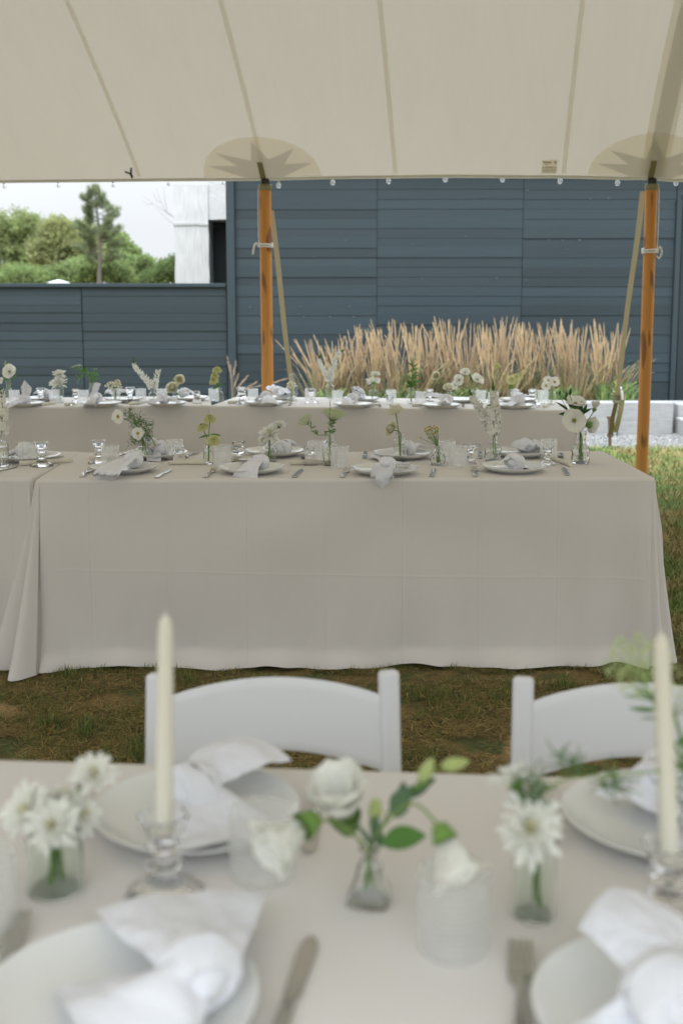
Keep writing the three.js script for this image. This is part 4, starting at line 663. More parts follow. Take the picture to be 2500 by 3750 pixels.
function ring(list, geo, n, elev, mat, o = {}) { for (let i = 0; i < n; i++) { const a = (i + (o.off ?? 0)) / n * Math.PI * 2 + rr(-1, 1) * (o.j ?? 0.05); const e = elev + rr(-1, 1) * (o.je ?? 0.08), q = qz(a).multiply(qy(-e)); if (o.twist) q.multiply(qx(rr(-1, 1) * o.twist)); list.push({ geo: Array.isArray(geo) ? geo[i % geo.length] : geo, q, s: rr(1 - (o.js ?? 0.08), 1 + (o.js ?? 0.08)), p: V(Math.cos(a) * (o.r0 ?? 0), Math.sin(a) * (o.r0 ?? 0), o.z ?? 0), mat }); } }
const geoCache = {}; const cached = (k, f) => geoCache[k] ?? (geoCache[k] = f());
function lumps(R, n, r, dome = 0.6) { const gs = []; for (let i = 0; i < n; i++) { const t = Math.sqrt((i + 0.5) / n), a = i * 2.39996; gs.push(new THREE.IcosahedronGeometry(r, 0).translate(Math.cos(a) * R * t, Math.sin(a) * R * t, dome * R * (1 - t * t))); } return merge(gs); }
const calyx = (R) => lathe([[0.0, -R * 0.55], [R * 0.22, -R * 0.5], [R * 0.34, -R * 0.2], [R * 0.4, -0.02 * R]], 12).rotateX(Math.PI / 2);
const BLOOM = {
  chrysanth(R) { const L = [], g = ['a', 'b', 'c'].map((k, i) => cached('ch' + k + R.toFixed(4), () => petalGeo(R, R * (0.22 + 0.02 * i), { cup: 2.2, curl: [0.05, -0.10, 0.14][i], wide: 0.75, blunt: 5, nu: 4 }))), g2 = cached('ch2' + R.toFixed(4), () => petalGeo(R * 0.78, R * 0.2, { cup: 2.5, curl: 0.12, wide: 0.7, nu: 4 })), g3 = cached('ch3' + R.toFixed(4), () => petalGeo(R * 0.48, R * 0.12, { cup: 3, curl: 0.2, nu: 4 }));
    ring(L, g, 17, 0.02, M.petal, { je: 0.34, j: 0.16, js: 0.2, twist: 0.3 }); ring(L, g, 16, 0.30, M.petal, { off: 0.5, je: 0.26, j: 0.12, js: 0.15, twist: 0.25, z: 0.02 * R }); ring(L, g2, 14, 0.62, M.petal, { je: 0.15, z: 0.05 * R }); ring(L, g3, 11, 0.95, M.petalCream, { je: 0.15, z: 0.07 * R });
    return { L, disc: cached('chd' + R.toFixed(4), () => lumps(R * 0.13, 22, R * 0.04, 0.6).translate(0, 0, R * 0.12)), dm: M.discYellow }; },
  cosmos(R) { const L = [], g = [0, 1, 2].map((i) => cached('co' + i + R.toFixed(4), () => petalGeo(R, R * 0.72, { cup: 0.35, curl: [-0.1, 0.02, -0.2][i], notch: 0.10, wide: 0.8, blunt: 12, ruffle: 0.03, ph: i, nu: 8 }))); ring(L, g, 8, 0.12, M.petal, { je: 0.1, r0: R * 0.08, twist: 0.15 }); return { L, disc: cached('cod' + R.toFixed(4), () => lumps(R * 0.24, 40, R * 0.045, 0.7)), dm: M.disc }; },
  zinnia(R) { const L = []; for (let k = 0; k < 7; k++) { const t = k / 6, len = R * lerp(0.55, 0.26, t), g = cached('zi' + k + R.toFixed(4), () => petalGeo(len, R * lerp(0.34, 0.2, t), { cup: 1.4, curl: -0.25, wide: 0.7, blunt: 4, nu: 4, nv: 5 })); ring(L, g, Math.round(lerp(17, 7, t)), lerp(-0.25, 1.1, t), M.petalGreen, { off: k * 0.5, r0: R * lerp(0.5, 0.05, t), z: R * 0.52 * Math.sin(t * 1.5), je: 0.12, j: 0.08 }); } return { L, disc: cached('zid' + R.toFixed(4), () => lumps(R * 0.16, 14, R * 0.05).translate(0, 0, R * 0.6)), dm: M.bud }; },
  ranunculus(R) { const L = []; for (let k = 0; k < 6; k++) { const t = k / 5, len = R * lerp(1.0, 0.5, t), g = cached('ra' + k + R.toFixed(4), () => petalGeo(len, len * 1.15, { cup: 0.9, curl: lerp(0.22, 0.55, t), wide: 0.7, blunt: 4, ruffle: 0.035, nu: 7 })); ring(L, g, Math.round(lerp(9, 5, t)), lerp(0.10, 1.15, t), M.petalCream, { off: k * 0.4, z: R * 0.1 * t, je: 0.1, j: 0.1, twist: 0.1 }); } return { L, disc: cached('rad' + R.toFixed(4), () => lumps(R * 0.14, 14, R * 0.05).translate(0, 0, R * 0.3)), dm: M.bud }; },
  lisianthus(R) { const L = [], g = [0, 1, 2].map((i) => cached('li' + i + R.toFixed(4), () => petalGeo(R, R * 1.05, { cup: 0.42, curl: [0.05, 0.12, -0.06][i], wide: 0.85, blunt: 5, ruffle: 0.05, ph: i * 2, nu: 10, nv: 9 }))); ring(L, g, 6, 0.30, M.petal, { je: 0.08, j: 0.06, twist: 0.12 }); ring(L, g, 5, 0.44, M.petal, { off: 0.5, je: 0.08, twist: 0.12, z: 0.01 * R, js: 0.1 }); return { L, disc: cached('lid' + R.toFixed(4), () => lumps(R * 0.15, 20, R * 0.04, 1.2).translate(0, 0, R * 0.10)), dm: std(0.30, 0.30, 0.04, 0.8), calyx: true }; },
  goblet(R) { const L = [], g = [0, 1].map((i) => cached('go' + i + R.toFixed(4), () => petalGeo(R * 1.35, R * 1.15, { cup: 0.85, curl: [0.02, -0.10][i], wide: 0.7, blunt: 4, ruffle: 0.04, ph: i * 2, nu: 9, nv: 9 }))); ring(L, g, 5, 0.98, M.petal, { je: 0.06, twist: 0.1 }); ring(L, g, 5, 1.15, M.petal, { off: 0.5, je: 0.06, twist: 0.1 }); return { L, calyx: true }; },
};
function place(parent, kind, R, pos, dir, detail) {
  const B = BLOOM[kind](R), q = new THREE.Quaternion().setFromUnitVectors(V(0, 0, 1), dir.clone().normalize()).multiply(qz(rr(0, 6.28)));
  const o = new THREE.Object3D();
  if (detail) {
    const G = new THREE.Group(); G.name = 'blossom'; G.position.copy(pos); G.quaternion.copy(q); parent.add(G);
    for (const l of B.L) { const m = part(G, 'petal', l.geo, l.mat); m.position.copy(l.p); m.quaternion.copy(l.q); m.scale.setScalar(l.s); }
    if (B.disc) part(G, 'flower_centre', B.disc, B.dm); if (B.calyx) part(G, 'calyx', cached('cal' + R.toFixed(4), () => calyx(R)), M.stem); return;
  }
  const by = new Map(); for (const l of B.L) { o.position.copy(l.p); o.quaternion.copy(l.q); o.scale.setScalar(l.s); o.updateMatrix(); if (!by.has(l.mat)) by.set(l.mat, []); by.get(l.mat).push(l.geo.clone().applyMatrix4(o.matrix)); }
  for (const [mat, gs] of by) { const m = part(parent, 'petals', merge(gs), mat); m.position.copy(pos); m.quaternion.copy(q); }
  if (B.disc) { const m = part(parent, 'flower_centre', B.disc, B.dm); m.position.copy(pos); m.quaternion.copy(q); }
}
const leafGeo = (len, w, curl = -0.25) => cached('lf' + len.toFixed(4) + w.toFixed(4) + curl, () => surf(6, 10, (u, v) => { const hw = w * 0.5 * Math.pow(Math.sin(Math.PI * Math.min(1, 0.04 + v * 0.96)), 0.8) * (1 - 0.25 * v); const y = (u - 0.5) * 2 * hw; return V(v * len, y, curl * len * v * v + 0.25 * Math.abs(y)); }));
function leaf(parent, pos, dir, len, w, mat = M.leaf, curl = -0.25) { const m = part(parent, 'leaf', leafGeo(len, w, curl), mat), d = dir.clone().normalize(); const uv_ = V(0, 1, 0.55).normalize(), up = uv_.addScaledVector(d, -uv_.dot(d)).normalize(), sd = up.clone().cross(d); m.position.copy(pos); m.quaternion.setFromRotationMatrix(new THREE.Matrix4().makeBasis(d, sd, up)); return m; }
// one cut stem standing in a vase; returns the group with its local frame at the vase foot
function stemPath(v, tip, bendV = V(0, 0, 0)) {
  const a = rr(0, 6.28), r = v.rIn * rr(0.1, 0.75), foot = V(Math.cos(a) * r, 0.012, Math.sin(a) * r), nk = v.neck.clone().sub(v.b).add(V(rr(-1, 1) * 0.006, -0.006, rr(-1, 1) * 0.006)), lean = tip.clone().sub(nk);
  if (lean.x * foot.x > 0) foot.x *= -1; return [foot, foot.clone().lerp(nk, 0.6), nk, nk.clone().lerp(tip, 0.5).add(bendV), tip];
}
function flower(kind, label, category, v, px, py, dpx, dir, o = {}) {
  const pos = PZ(px, py, v.b.z + (o.dz ?? 0)), R = toM(pos, dpx) / 2 * (kind === 'goblet' ? 1.25 : kind === 'lisianthus' ? 1.22 : depthOf(pos) < 2 ? 1.02 : 1.18), G = thing(o.name ?? kind, label, category, v.b, o.group), t = pos.clone().sub(v.b), d = V(...dir).normalize();
  const joint = t.clone().addScaledVector(d, -R * (kind === 'goblet' || kind === 'lisianthus' ? 0.45 : 0.05));
  part(G, 'stem', tube(stemPath(v, joint, o.bend ? V(...o.bend) : V(0, 0, 0)), o.sr ?? 0.0020, 22, 6), o.sm ?? M.stem);
  place(G, kind, R, t, d, o.detail ?? !v.far);
  if (kind === 'zinnia' || kind === 'chrysanth') part(G, 'calyx', cached('cx' + R.toFixed(4), () => lathe([[0, -R * 0.3], [R * 0.2, -R * 0.26], [R * 0.3, -R * 0.1], [R * 0.34, 0]], 10).rotateX(Math.PI / 2)), M.stem).quaternion.setFromUnitVectors(V(0, 0, 1), d), G.children[G.children.length - 1].position.copy(t);
  for (const [lx, ly, ex, ey, w, dz] of o.leaves ?? []) { const p = PZ(lx, ly, v.b.z + (o.dz ?? 0) * 0.5).sub(v.b), e = PZ(ex, ey, v.b.z + (dz ?? 0.005)).sub(v.b); const D = e.clone().sub(p); leaf(G, p, D, D.length() * 1.05, w, o.lm ?? M.leaf, o.lc ?? -0.12); }
  return G;
}
// florets of a snapdragon spike
const floretGeo = (() => { const gs = []; for (let i = 0; i < 5; i++) { const up = i < 2, a = up ? lerp(-0.45, 0.45, i) + Math.PI / 2 : lerp(-0.9, 0.9, (i - 2) / 2) - Math.PI / 2; gs.push(petalGeo(0.0125, 0.0115, { cup: 0.3, curl: -0.5, ruffle: 0.08, wide: 0.8, blunt: 4, nu: 5, nv: 5, ph: i }).applyQuaternion(qz(a).multiply(qy(up ? -0.95 : -0.5)))); } gs.push(lathe([[0.002, -0.010], [0.0042, -0.005], [0.0052, 0.0], [0.0042, 0.003]], 10).rotateX(Math.PI / 2)); return merge(gs); })();
const smallBud = lathe([[0, -0.004], [0.0016, -0.003], [0.0024, 0], [0.0016, 0.004], [0, 0.006]], 8);
function snapdragon(label, v, line, o = {}) {                           // line: pixels from the neck up to the tip; florets between t0 and t1
  const G = thing('snapdragon', label, 'snapdragon', v.b), pts = line.map(([x, y]) => PZ(x, y, v.b.z + (o.dz ?? 0)).sub(v.b)), sp = stemPath(v, pts[0]), c = new THREE.CatmullRomCurve3(pts), s = o.s ?? 1;
  part(G, 'stem', tube([sp[0], sp[1], sp[2].lerp(pts[0], 0.5), ...pts], 0.0016, 30, 6), M.stem);
  const n = Math.round((o.n ?? 22) * 1.6), gs = [];
  for (let i = 0; i < n; i++) { const t = lerp(o.t0 ?? 0.05, o.t1 ?? 0.78, i / n), p = c.getPoint(t), a = i * 2.4 + rr(-0.3, 0.3), sc = s * (v.far ? 1.1 : 1.5) * lerp(1.2, 0.6, i / n); const d = V(Math.cos(a), 0.05, Math.sin(a)); const m = v.far ? new THREE.Mesh(floretGeo) : part(G, 'floret', floretGeo, M.petal); m.position.copy(p).addScaledVector(d, 0.011 * sc); m.quaternion.setFromUnitVectors(V(0, 0, 1), d); m.scale.setScalar(sc); if (v.far) { m.updateMatrix(); gs.push(floretGeo.clone().applyMatrix4(m.matrix)); } }
  if (v.far) part(G, 'florets', merge(gs), M.petal);
  const bs = [], lf = []; for (let i = 0; i < 30; i++) { const t = lerp(o.t1 ?? 0.78, 1, i / 30), p = c.getPoint(Math.min(1, t)), a = i * 2.4, k = lerp(1.3, 0.45, i / 30) * s; bs.push(smallBud.clone().scale(k, k, k).rotateZ(0.6).rotateY(a).translate(p.x + Math.cos(a) * 0.004 * k, p.y, p.z - Math.sin(a) * 0.004 * k)); }
  part(G, 'buds', merge(bs), M.leaf);
  for (let i = 0; i < 6; i++) { const p = c.getPoint(rr(0, 0.5)); leaf(G, p, V(rr(-1, 1), rr(0.2, 0.8), rr(-1, 1)), 0.03 * s, 0.006 * s); }
  return G;
}
function umbel(parent, pos, dir, R, whiteness, rays = 20, bits = 12) {
  const q = new THREE.Quaternion().setFromUnitVectors(V(0, 1, 0), dir.clone().normalize()), st = [], fl = [], org = V(0, -R * 0.75, 0);
  for (let i = 0; i < rays; i++) { const t = Math.sqrt((i + 0.5) / rays), a = i * 2.39996, e = V(Math.cos(a) * R * t, R * 0.22 * (1 - t * t) + rr(-0.06, 0.06) * R, Math.sin(a) * R * t); st.push(taperTube([org, org.clone().lerp(e, 0.5).add(V(Math.cos(a) * R * 0.08, -R * 0.03, Math.sin(a) * R * 0.08)), e], R * 0.014, R * 0.009, 4, 4)); for (let k = 0; k < bits; k++) { const r = R * 0.21 * Math.sqrt(rnd()), b = rr(0, 6.28); fl.push(new THREE.IcosahedronGeometry(R * rr(0.026, 0.05), 0).scale(1, 0.6, 1).translate(e.x + Math.cos(b) * r, e.y + rr(0, 0.05) * R, e.z + Math.sin(b) * r)); } }
  const m = part(parent, 'umbel_rays', merge(st), M.stem), f = part(parent, 'florets', merge(fl), whiteness > 0.5 ? M.umbelWhite : M.umbel); for (const x of [m, f]) { x.position.copy(pos); x.quaternion.copy(q); } f.userData.kind = 'stuff';
  return org.applyQuaternion(q).add(pos);
}
function ammi(label, v, px, py, dpx, dir, o = {}) {
  const pos = PZ(px, py, v.b.z + (o.dz ?? 0)), R = toM(pos, dpx) / 2, G = thing('lace_flower', label, 'lace flower', v.b), root = umbel(G, pos.clone().sub(v.b), V(...dir), R, o.white ?? 0, o.rays ?? 22, o.bits ?? 14), path = stemPath(v, root, o.bend ? V(...o.bend) : V(0, 0, 0));
  part(G, 'stem', tube(path, o.sr ?? 0.0013, 24, 5), M.stem); const c = new THREE.CatmullRomCurve3(path), gs = [];
  for (let i = 0; i < (o.leafN ?? 14); i++) { const p = c.getPoint(rr(0.55, 0.95)), d = V(rr(-1, 1), rr(-0.2, 0.7), rr(-0.6, 0.6)).normalize(), l = rr(0.012, 0.03) * (o.ls ?? 1); gs.push(leafGeo(l, l * 0.22, -0.2).clone().applyQuaternion(new THREE.Quaternion().setFromUnitVectors(V(1, 0, 0), d)).translate(p.x, p.y, p.z)); }
  part(G, 'leaves', merge(gs), M.leaf); return G;
}
function feathery(G, c, r, n, mat = M.leaf, th = 0.0013) { const gs = []; for (let i = 0; i < n; i++) { const p = V(rr(-1, 1) * r.x, rr(-1, 1) * r.y, rr(-1, 1) * r.z).add(c), d = V(rr(-1, 1), rr(-0.5, 1), rr(-1, 1)).normalize().multiplyScalar(rr(0.015, 0.032)); gs.push(taperTube([p, p.clone().addScaledVector(d, 0.5).add(V(rr(-1, 1) * 0.006, 0, rr(-1, 1) * 0.006)), p.clone().add(d)], th, th * 0.5, 4, 3)); } part(G, 'feathery_leaves', merge(gs), mat).userData.kind = 'stuff'; }
function tansy(label, v, heads, o = {}) { const G = thing('tansy_sprig', label, 'flower sprig', v.b), st = [], hd = [], wt = []; const nk = v.neck.clone().sub(v.b); for (const [x, y] of heads) { const p = PZ(x, y, v.b.z + rr(-0.02, 0.02)).sub(v.b); st.push(tube(stemPath(v, p), 0.0008, 12, 4)); hd.push(lumps(0.0046 * (o.s ?? 1), 14, 0.0016).rotateX(-1.0).translate(p.x, p.y, p.z)); if (rnd() < 0.75) wt.push(lathe([[0.004, 0], [0.0078, 0.0016], [0.008, 0.0]], 8).scale(o.s ?? 1, 1, o.s ?? 1).rotateX(0.4).translate(p.x, p.y - 0.001, p.z)); } part(G, 'stems', merge(st), M.stem); part(G, 'flower_heads', merge(hd), o.mat ?? std(0.50, 0.34, 0.05, 0.9)); if (wt.length) part(G, 'ray_petals', merge(wt), M.petalCream); return G; }
function budStem(label, v, px, py, len, w, o = {}) { const p = PZ(px, py, v.b.z + (o.dz ?? 0)).sub(v.b), G = thing('flower_bud', label, 'flower bud', v.b), d = V(...(o.dir ?? [0.1, 1, 0.1])).normalize(); part(G, 'stem', tube(stemPath(v, p, o.bend ? V(...o.bend) : V(0, 0, 0)), 0.0014, 18, 5), M.stem); const b = part(G, 'bud', cached('bd' + len + w, () => lathe([[0, 0], [w * 0.35, len * 0.06], [w * 0.5, len * 0.3], [w * 0.38, len * 0.7], [w * 0.1, len * 0.96], [0, len]], 14)), o.mat ?? M.bud); b.position.copy(p); b.quaternion.setFromUnitVectors(V(0, 1, 0), d); for (let i = 0; i < (o.sep ?? 5); i++) { const a = i * 1.257; leaf(G, p, d.clone().multiplyScalar(1).add(V(Math.cos(a) * 0.35, 0, Math.sin(a) * 0.35)), len * 0.9, w * 0.22, M.leaf, 0.1); } return G; }

// ------------------------------------------------------------------ middle table
const mid = 'middle table';
plate('cream dinner plate at the left front of the middle table, under a long twisted napkin', 456, 1706);
plate('cream dinner plate on the middle table directly in front of the white chrysanthemums', 919, 1708);
plate('cream dinner plate on the middle table in front of the clear apothecary bottle', 1408, 1713);
plate('cream dinner plate at the right front of the middle table, before the snapdragons', 1878, 1704);
plate('cream dinner plate at the left edge behind a tumbler and candle holder', 108, 1666);
plate('cream dinner plate half hidden behind the cosmos in the diamond cut vase', 576, 1655);
plate('cream dinner plate just behind the white chrysanthemums on the middle table', 1004, 1648);
plate('cream dinner plate just behind the clear apothecary bottle', 1475, 1656);
plate('cream dinner plate behind the right front plate of the middle table', 1906, 1650);
napkin('white knotted napkin whose long tail hangs over the table edge at left', [490, 1683, 0.045], [{ p: [[455, 1700, 0.045], [400, 1740, 0.022], [372, 1772, -0.02]], w: 0.095, pleats: 0.9, amp: 0.014, bow: 0.016, curl: 0.05, point: 0.3, phase: 1.2 }, { p: [[505, 1668, 0.05], [492, 1662, 0.045]], w: 0.05, amp: 0.01, pleats: 1 }], { s: 1.25 });
napkin('white knotted napkin with a square tail hanging below the table edge, before the chrysanthemums', [955, 1692, 0.045], [{ p: [[930, 1694, 0.05], [905, 1724, 0.024], [895, 1758, -0.012]], w: 0.095, pleats: 0.5, amp: 0.006, bow: 0.01, point: 0.12, phase: 0.4 }, { p: [[930, 1682, 0.045], [890, 1682, 0.03]], w: 0.05, pleats: 1, amp: 0.008 }], { s: 1.2 });
napkin('white knotted napkin with a rolled pointed tail hanging straight over the table edge', [1418, 1700, 0.045], [{ p: [[1405, 1712, 0.045], [1402, 1740, 0.022], [1400, 1786, -0.03]], w: 0.075, pleats: 0.5, amp: 0.004, bow: -0.012, curl: 0.12, point: 0.55, phase: 0.4 }, { p: [[1450, 1695, 0.04], [1482, 1700, 0.028]], w: 0.075, pleats: 2, amp: 0.01, point: 0.2 }], { s: 1.1 });
napkin('white knotted napkin on the right front plate, its ends resting inside the plate', [1885, 1690, 0.05], [{ p: [[1865, 1688, 0.055], [1838, 1704, 0.025]], w: 0.085, pleats: 1, amp: 0.01, bow: 0.02 }, { p: [[1915, 1705, 0.02], [1975, 1703, 0.02]], w: 0.07, pleats: 1.5, amp: 0.014 }], { s: 1.3 });
napkin('white napkin on the plate at the left edge, seen behind a tumbler', [85, 1645, 0.05], [{ p: [[60, 1650, 0.045], [30, 1668, 0.02]], w: 0.07 }, { p: [[120, 1640, 0.05], [165, 1655, 0.025]], w: 0.07 }], { s: 1.15 });
napkin('white napkin behind the cosmos, one tail falling off its plate', [590, 1640, 0.05], [{ p: [[570, 1650, 0.04], [564, 1688, 0.004]], w: 0.05, pleats: 0.6, amp: 0.005 }, { p: [[560, 1625, 0.06], [548, 1612, 0.055]], w: 0.06, bow: 0.015 }], { s: 1.25 });
napkin('white knotted napkin on the plate just behind the chrysanthemums', [1035, 1640, 0.04], [{ p: [[1055, 1625, 0.05], [1080, 1636, 0.04]], w: 0.07, bow: 0.015 }, { p: [[985, 1654, 0.02], [945, 1662, 0.014]], w: 0.06, pleats: 1.5 }], { s: 1.3 });
napkin('white knotted napkin with a long flat tail, behind the apothecary bottle', [1495, 1640, 0.045], [{ p: [[1450, 1646, 0.04], [1400, 1660, 0.022], [1368, 1682, 0.006]], w: 0.085, pleats: 0.6, amp: 0.006, bow: 0.01 }, { p: [[1520, 1628, 0.05], [1548, 1634, 0.04]], w: 0.075, pleats: 2.5, amp: 0.011 }], { s: 1.2 });
napkin('soft white knotted napkin on the plate behind the right front plate', [1925, 1630, 0.04], [{ p: [[1905, 1630, 0.045], [1888, 1645, 0.025]], w: 0.08, bow: 0.018 }, { p: [[1960, 1628, 0.04], [1990, 1644, 0.025]], w: 0.08, bow: 0.014, pleats: 1.5 }], { s: 1.4 });
tumbler('beaded glass tumbler at the left edge behind the lying candle', 100, 1623);
tumbler('beaded glass tumbler beside the spool candle holder, behind the left front plate', 404, 1633);
tumbler('beaded glass tumbler right of the diamond cut vase of cosmos', 640, 1612, 1, 0.4);
tumbler('beaded glass tumbler directly right of the green zinnias', 813, 1632, 1, 0.9);
tumbler('beaded glass tumbler behind and left of the crackle vase of lace flowers', 1156, 1617, 1, 0.2);
tumbler('beaded glass tumbler in front right of the crackle vase of lace flowers', 1244, 1636, 1.02, 1.4);
tumbler('beaded glass tumbler behind the swirled globe vase of tansy', 1636, 1616, 1, 0.5);
tumbler('beaded glass tumbler between the tansy and the snapdragons', 1676, 1634, 1.02, 0.1);
tumbler('beaded glass tumbler left of the lisianthus vase', 2008, 1610, 1, 0.7);
holder('faceted glass candle holder standing beside the lying candle at left', 155, 1707, 0.103, 0);
holder('slim spool shaped glass candle holder at the left front of the middle table', 364, 1697, 0.10, 0);
holder('small tapered glass candle holder between cosmos and zinnias', 657, 1699, 0.078, 1);
holder('waisted glass candle holder between zinnias and chrysanthemums', 873, 1693, 0.092, 2);
holder('small tapered glass candle holder in front of the lace flower vase', 1137, 1703, 0.08, 1);
holder('glass candle holder mostly hidden right of the tansy tumbler', 1722, 1699, 0.085, 0, true);
holder('upturned wide glass candle holder left of the lisianthus vase', 2003, 1702, 0.08, 0);
lyingCandle('cream taper candle lying at left behind the faceted candle holder', [72, 1697], [268, 1685]);
lyingCandle('cream taper candle lying behind the left front tumbler', [330, 1681], [425, 1672]);
lyingCandle('cream taper candle lying between the cosmos and the zinnias', [752, 1692], [612, 1694]);
lyingCandle('cream taper candle lying behind the waisted candle holder', [850, 1685], [950, 1672]);
lyingCandle('cream taper candle lying before the crackle vase', [1062, 1694], [1215, 1692]);
lyingCandle('cream taper candle lying end on beside the lisianthus vase', [2088, 1700], [2020, 1676]);
cutlery('fork', 'steel fork tucked under the left front plate of the middle table', [300, 1747], [352, 1708]);
cutlery('knife', 'steel knife right of the left front plate of the middle table', [573, 1751], [640, 1712]);
cutlery('fork', 'steel fork left of the plate with the square napkin tail', [752, 1750], [806, 1708]);
cutlery('knife', 'steel knife between the chrysanthemum plate and the lace flower vase', [1077, 1749], [1115, 1708]);
cutlery('fork', 'steel fork left of the plate with the rolled pointed napkin', [1252, 1749], [1286, 1704]);
cutlery('knife', 'steel knife below the swirled globe vase of tansy', [1580, 1746], [1590, 1708]);
cutlery('fork', 'steel fork pointing away, left of the right front plate', [1739, 1746], [1731, 1700]);
cutlery('knife', 'steel knife right of the right front plate', [2076, 1741], [2056, 1702]);
cutlery('knife', 'steel knife cut off by the left edge of the photo', [-40, 1735], [38, 1715]);
cutlery('knife', 'steel knife on the far side, left of the apothecary bottle plate', [1338, 1657], [1334, 1690]);
cutlery('knife', 'steel knife on the far side, left of the snapdragon vase', [1757, 1657], [1757, 1689]);
cutlery('fork', 'steel fork on the far side between tumbler and lisianthus vase', [2054, 1660], [2049, 1690]);
cutlery('fork', 'steel fork on the far side right of the cosmos tumbler', [726, 1659], [674, 1676]);
cutlery('knife', 'steel knife on the far side behind the waisted candle holder', [892, 1656], [850, 1680]);
cutlery('fork', 'steel fork on the far side left of the lace flower tumbler', [1116, 1662], [1112, 1688]);
cutlery('knife', 'steel knife on the far side left of the diamond cut vase', [492, 1654], [436, 1668]);
cutlery('fork', 'steel fork resting on the plate edge at the left', [228, 1671], [160, 1682]);
{ const v = vase('ribbed glass bottle with white snapdragon at the left edge', 2, 1706, 'ribbed', 118, 62); snapdragon('white snapdragon leaning in at the left edge of the middle table', v, [[6, 1592], [8, 1550], [12, 1500], [2, 1440], [-4, 1410]], { n: 14, t0: 0.1, t1: 0.85 }); }
{ const v = vase('diamond cut globe vase holding cosmos', 527, 1684, 'globe', 84, 72);
  const a = flower('cosmos', 'large white cosmos facing left at the top of the leafy bunch', 'cosmos', v, 433, 1525, 46, [-0.45, 0.1, 0.9], { bend: [0.02, 0.012, 0] });
  flower('cosmos', 'white cosmos facing forward low in the leafy bunch', 'cosmos', v, 506, 1587, 40, [-0.1, 0.15, 1], { dz: 0.03 });
  flower('cosmos', 'nodding white cosmos turned down at the right of the bunch', 'cosmos', v, 568, 1628, 36, [0.25, -0.95, 0.25], { dz: 0.02, bend: [0, 0.03, 0] });
  const c = (x, y) => PZ(x, y, v.b.z).sub(v.b), F = thing('cosmos_foliage', 'feathery green cosmos foliage with small buds above the diamond cut vase', 'foliage', v.b);
  part(F, 'stem', tube(stemPath(v, c(476, 1500)), 0.0013, 20, 5), M.stem); for (const [x, y, w, h, n] of [[500, 1545, 0.025, 0.03, 70], [525, 1570, 0.026, 0.035, 90], [520, 1610, 0.035, 0.03, 90], [470, 1520, 0.016, 0.022, 40], [545, 1585, 0.016, 0.04, 50], [490, 1610, 0.016, 0.02, 34]]) feathery(F, c(x, y), V(w, h, 0.025), n);
  for (const [x, y] of [[475, 1497], [455, 1515], [515, 1528], [495, 1548], [508, 1540], [535, 1552]]) part(F, 'bud', smallBud.clone().scale(1.5, 1.2, 1.5), M.leaf).position.copy(c(x, y)); }
{ const v = vase('small square glass bottle holding green zinnias', 764, 1698, 'square', 80, 36);
  flower('zinnia', 'pale green zinnia at the top of its stem, tallest of three', 'zinnia', v, 769, 1535, 43, [0.05, 0.92, 0.4], { leaves: [[770, 1592, 809, 1592, 0.017], [768, 1594, 727, 1601, 0.017]] });
  flower('zinnia', 'pale green zinnia leaning left above the square bottle', 'zinnia', v, 742, 1566, 41, [-0.3, 0.9, 0.35]); flower('zinnia', 'pale green zinnia lowest and nearest, at the bottle neck', 'zinnia', v, 782, 1614, 47, [0.25, 0.75, 0.65], { dz: 0.02 }); }
{ const v = vase('round shouldered glass bottle holding white chrysanthemums', 987, 1690, 'shoulder', 80, 54);
  flower('chrysanth', 'large white spider chrysanthemum spreading low over its bottle', 'chrysanthemum', v, 990, 1590, 74, [-0.25, 0.75, 0.6], { name: 'chrysanthemum' }); flower('chrysanth', 'smaller white chrysanthemum highest at the right of the bottle', 'chrysanthemum', v, 1023, 1560, 48, [0.2, 0.95, 0.2], { name: 'chrysanthemum' }); flower('chrysanth', 'white chrysanthemum drooping at the left of the bottle neck', 'chrysanthemum', v, 966, 1608, 42, [-0.75, 0.1, 0.6], { name: 'chrysanthemum' }); }
{ const v = vase('tall crackled glass vase holding lace flowers', 1207, 1704, 'crackle', 115, 57);
  ammi('greenish lace flower head leaning out left of the crackled vase', v, 1116, 1537, 64, [-0.55, 0.75, 0.3], { bend: [-0.01, -0.02, 0], rays: 26 }); ammi('dense green lace flower head upright over the crackled vase', v, 1222, 1516, 84, [0.15, 0.95, 0.25], { rays: 34, bits: 16, leafN: 24 }); ammi('small lace flower bud on a thin stem above the crackled vase', v, 1208, 1462, 18, [0, 1, 0.2], { rays: 9, leafN: 4 }); }
{ const v = vase('clear straight apothecary bottle holding ranunculus', 1463, 1688, 'apothecary', 103, 47);
  flower('ranunculus', 'cream ranunculus high on its stem, seen from behind', 'ranunculus', v, 1449, 1512, 54, [-0.25, 0.8, -0.5], { sr: 0.003 }); flower('ranunculus', 'full cream ranunculus leaning left below the other', 'ranunculus', v, 1437, 1573, 52, [-0.75, 0.45, 0.5], { sr: 0.0025, bend: [0.012, 0, 0] }); }
{ const v = vase('small swirled glass globe vase holding tansy', 1601, 1702, 'swirl', 72, 61);
  tansy('loose spray of small yellow white tansy heads', v, [[1538, 1604], [1556, 1580], [1556, 1570], [1565, 1565], [1573, 1562], [1572, 1573], [1582, 1568], [1580, 1578], [1588, 1560], [1592, 1570], [1598, 1566], [1603, 1571], [1570, 1605], [1577, 1603], [1600, 1580], [1594, 1585], [1562, 1590], [1566, 1578], [1586, 1590]]); }
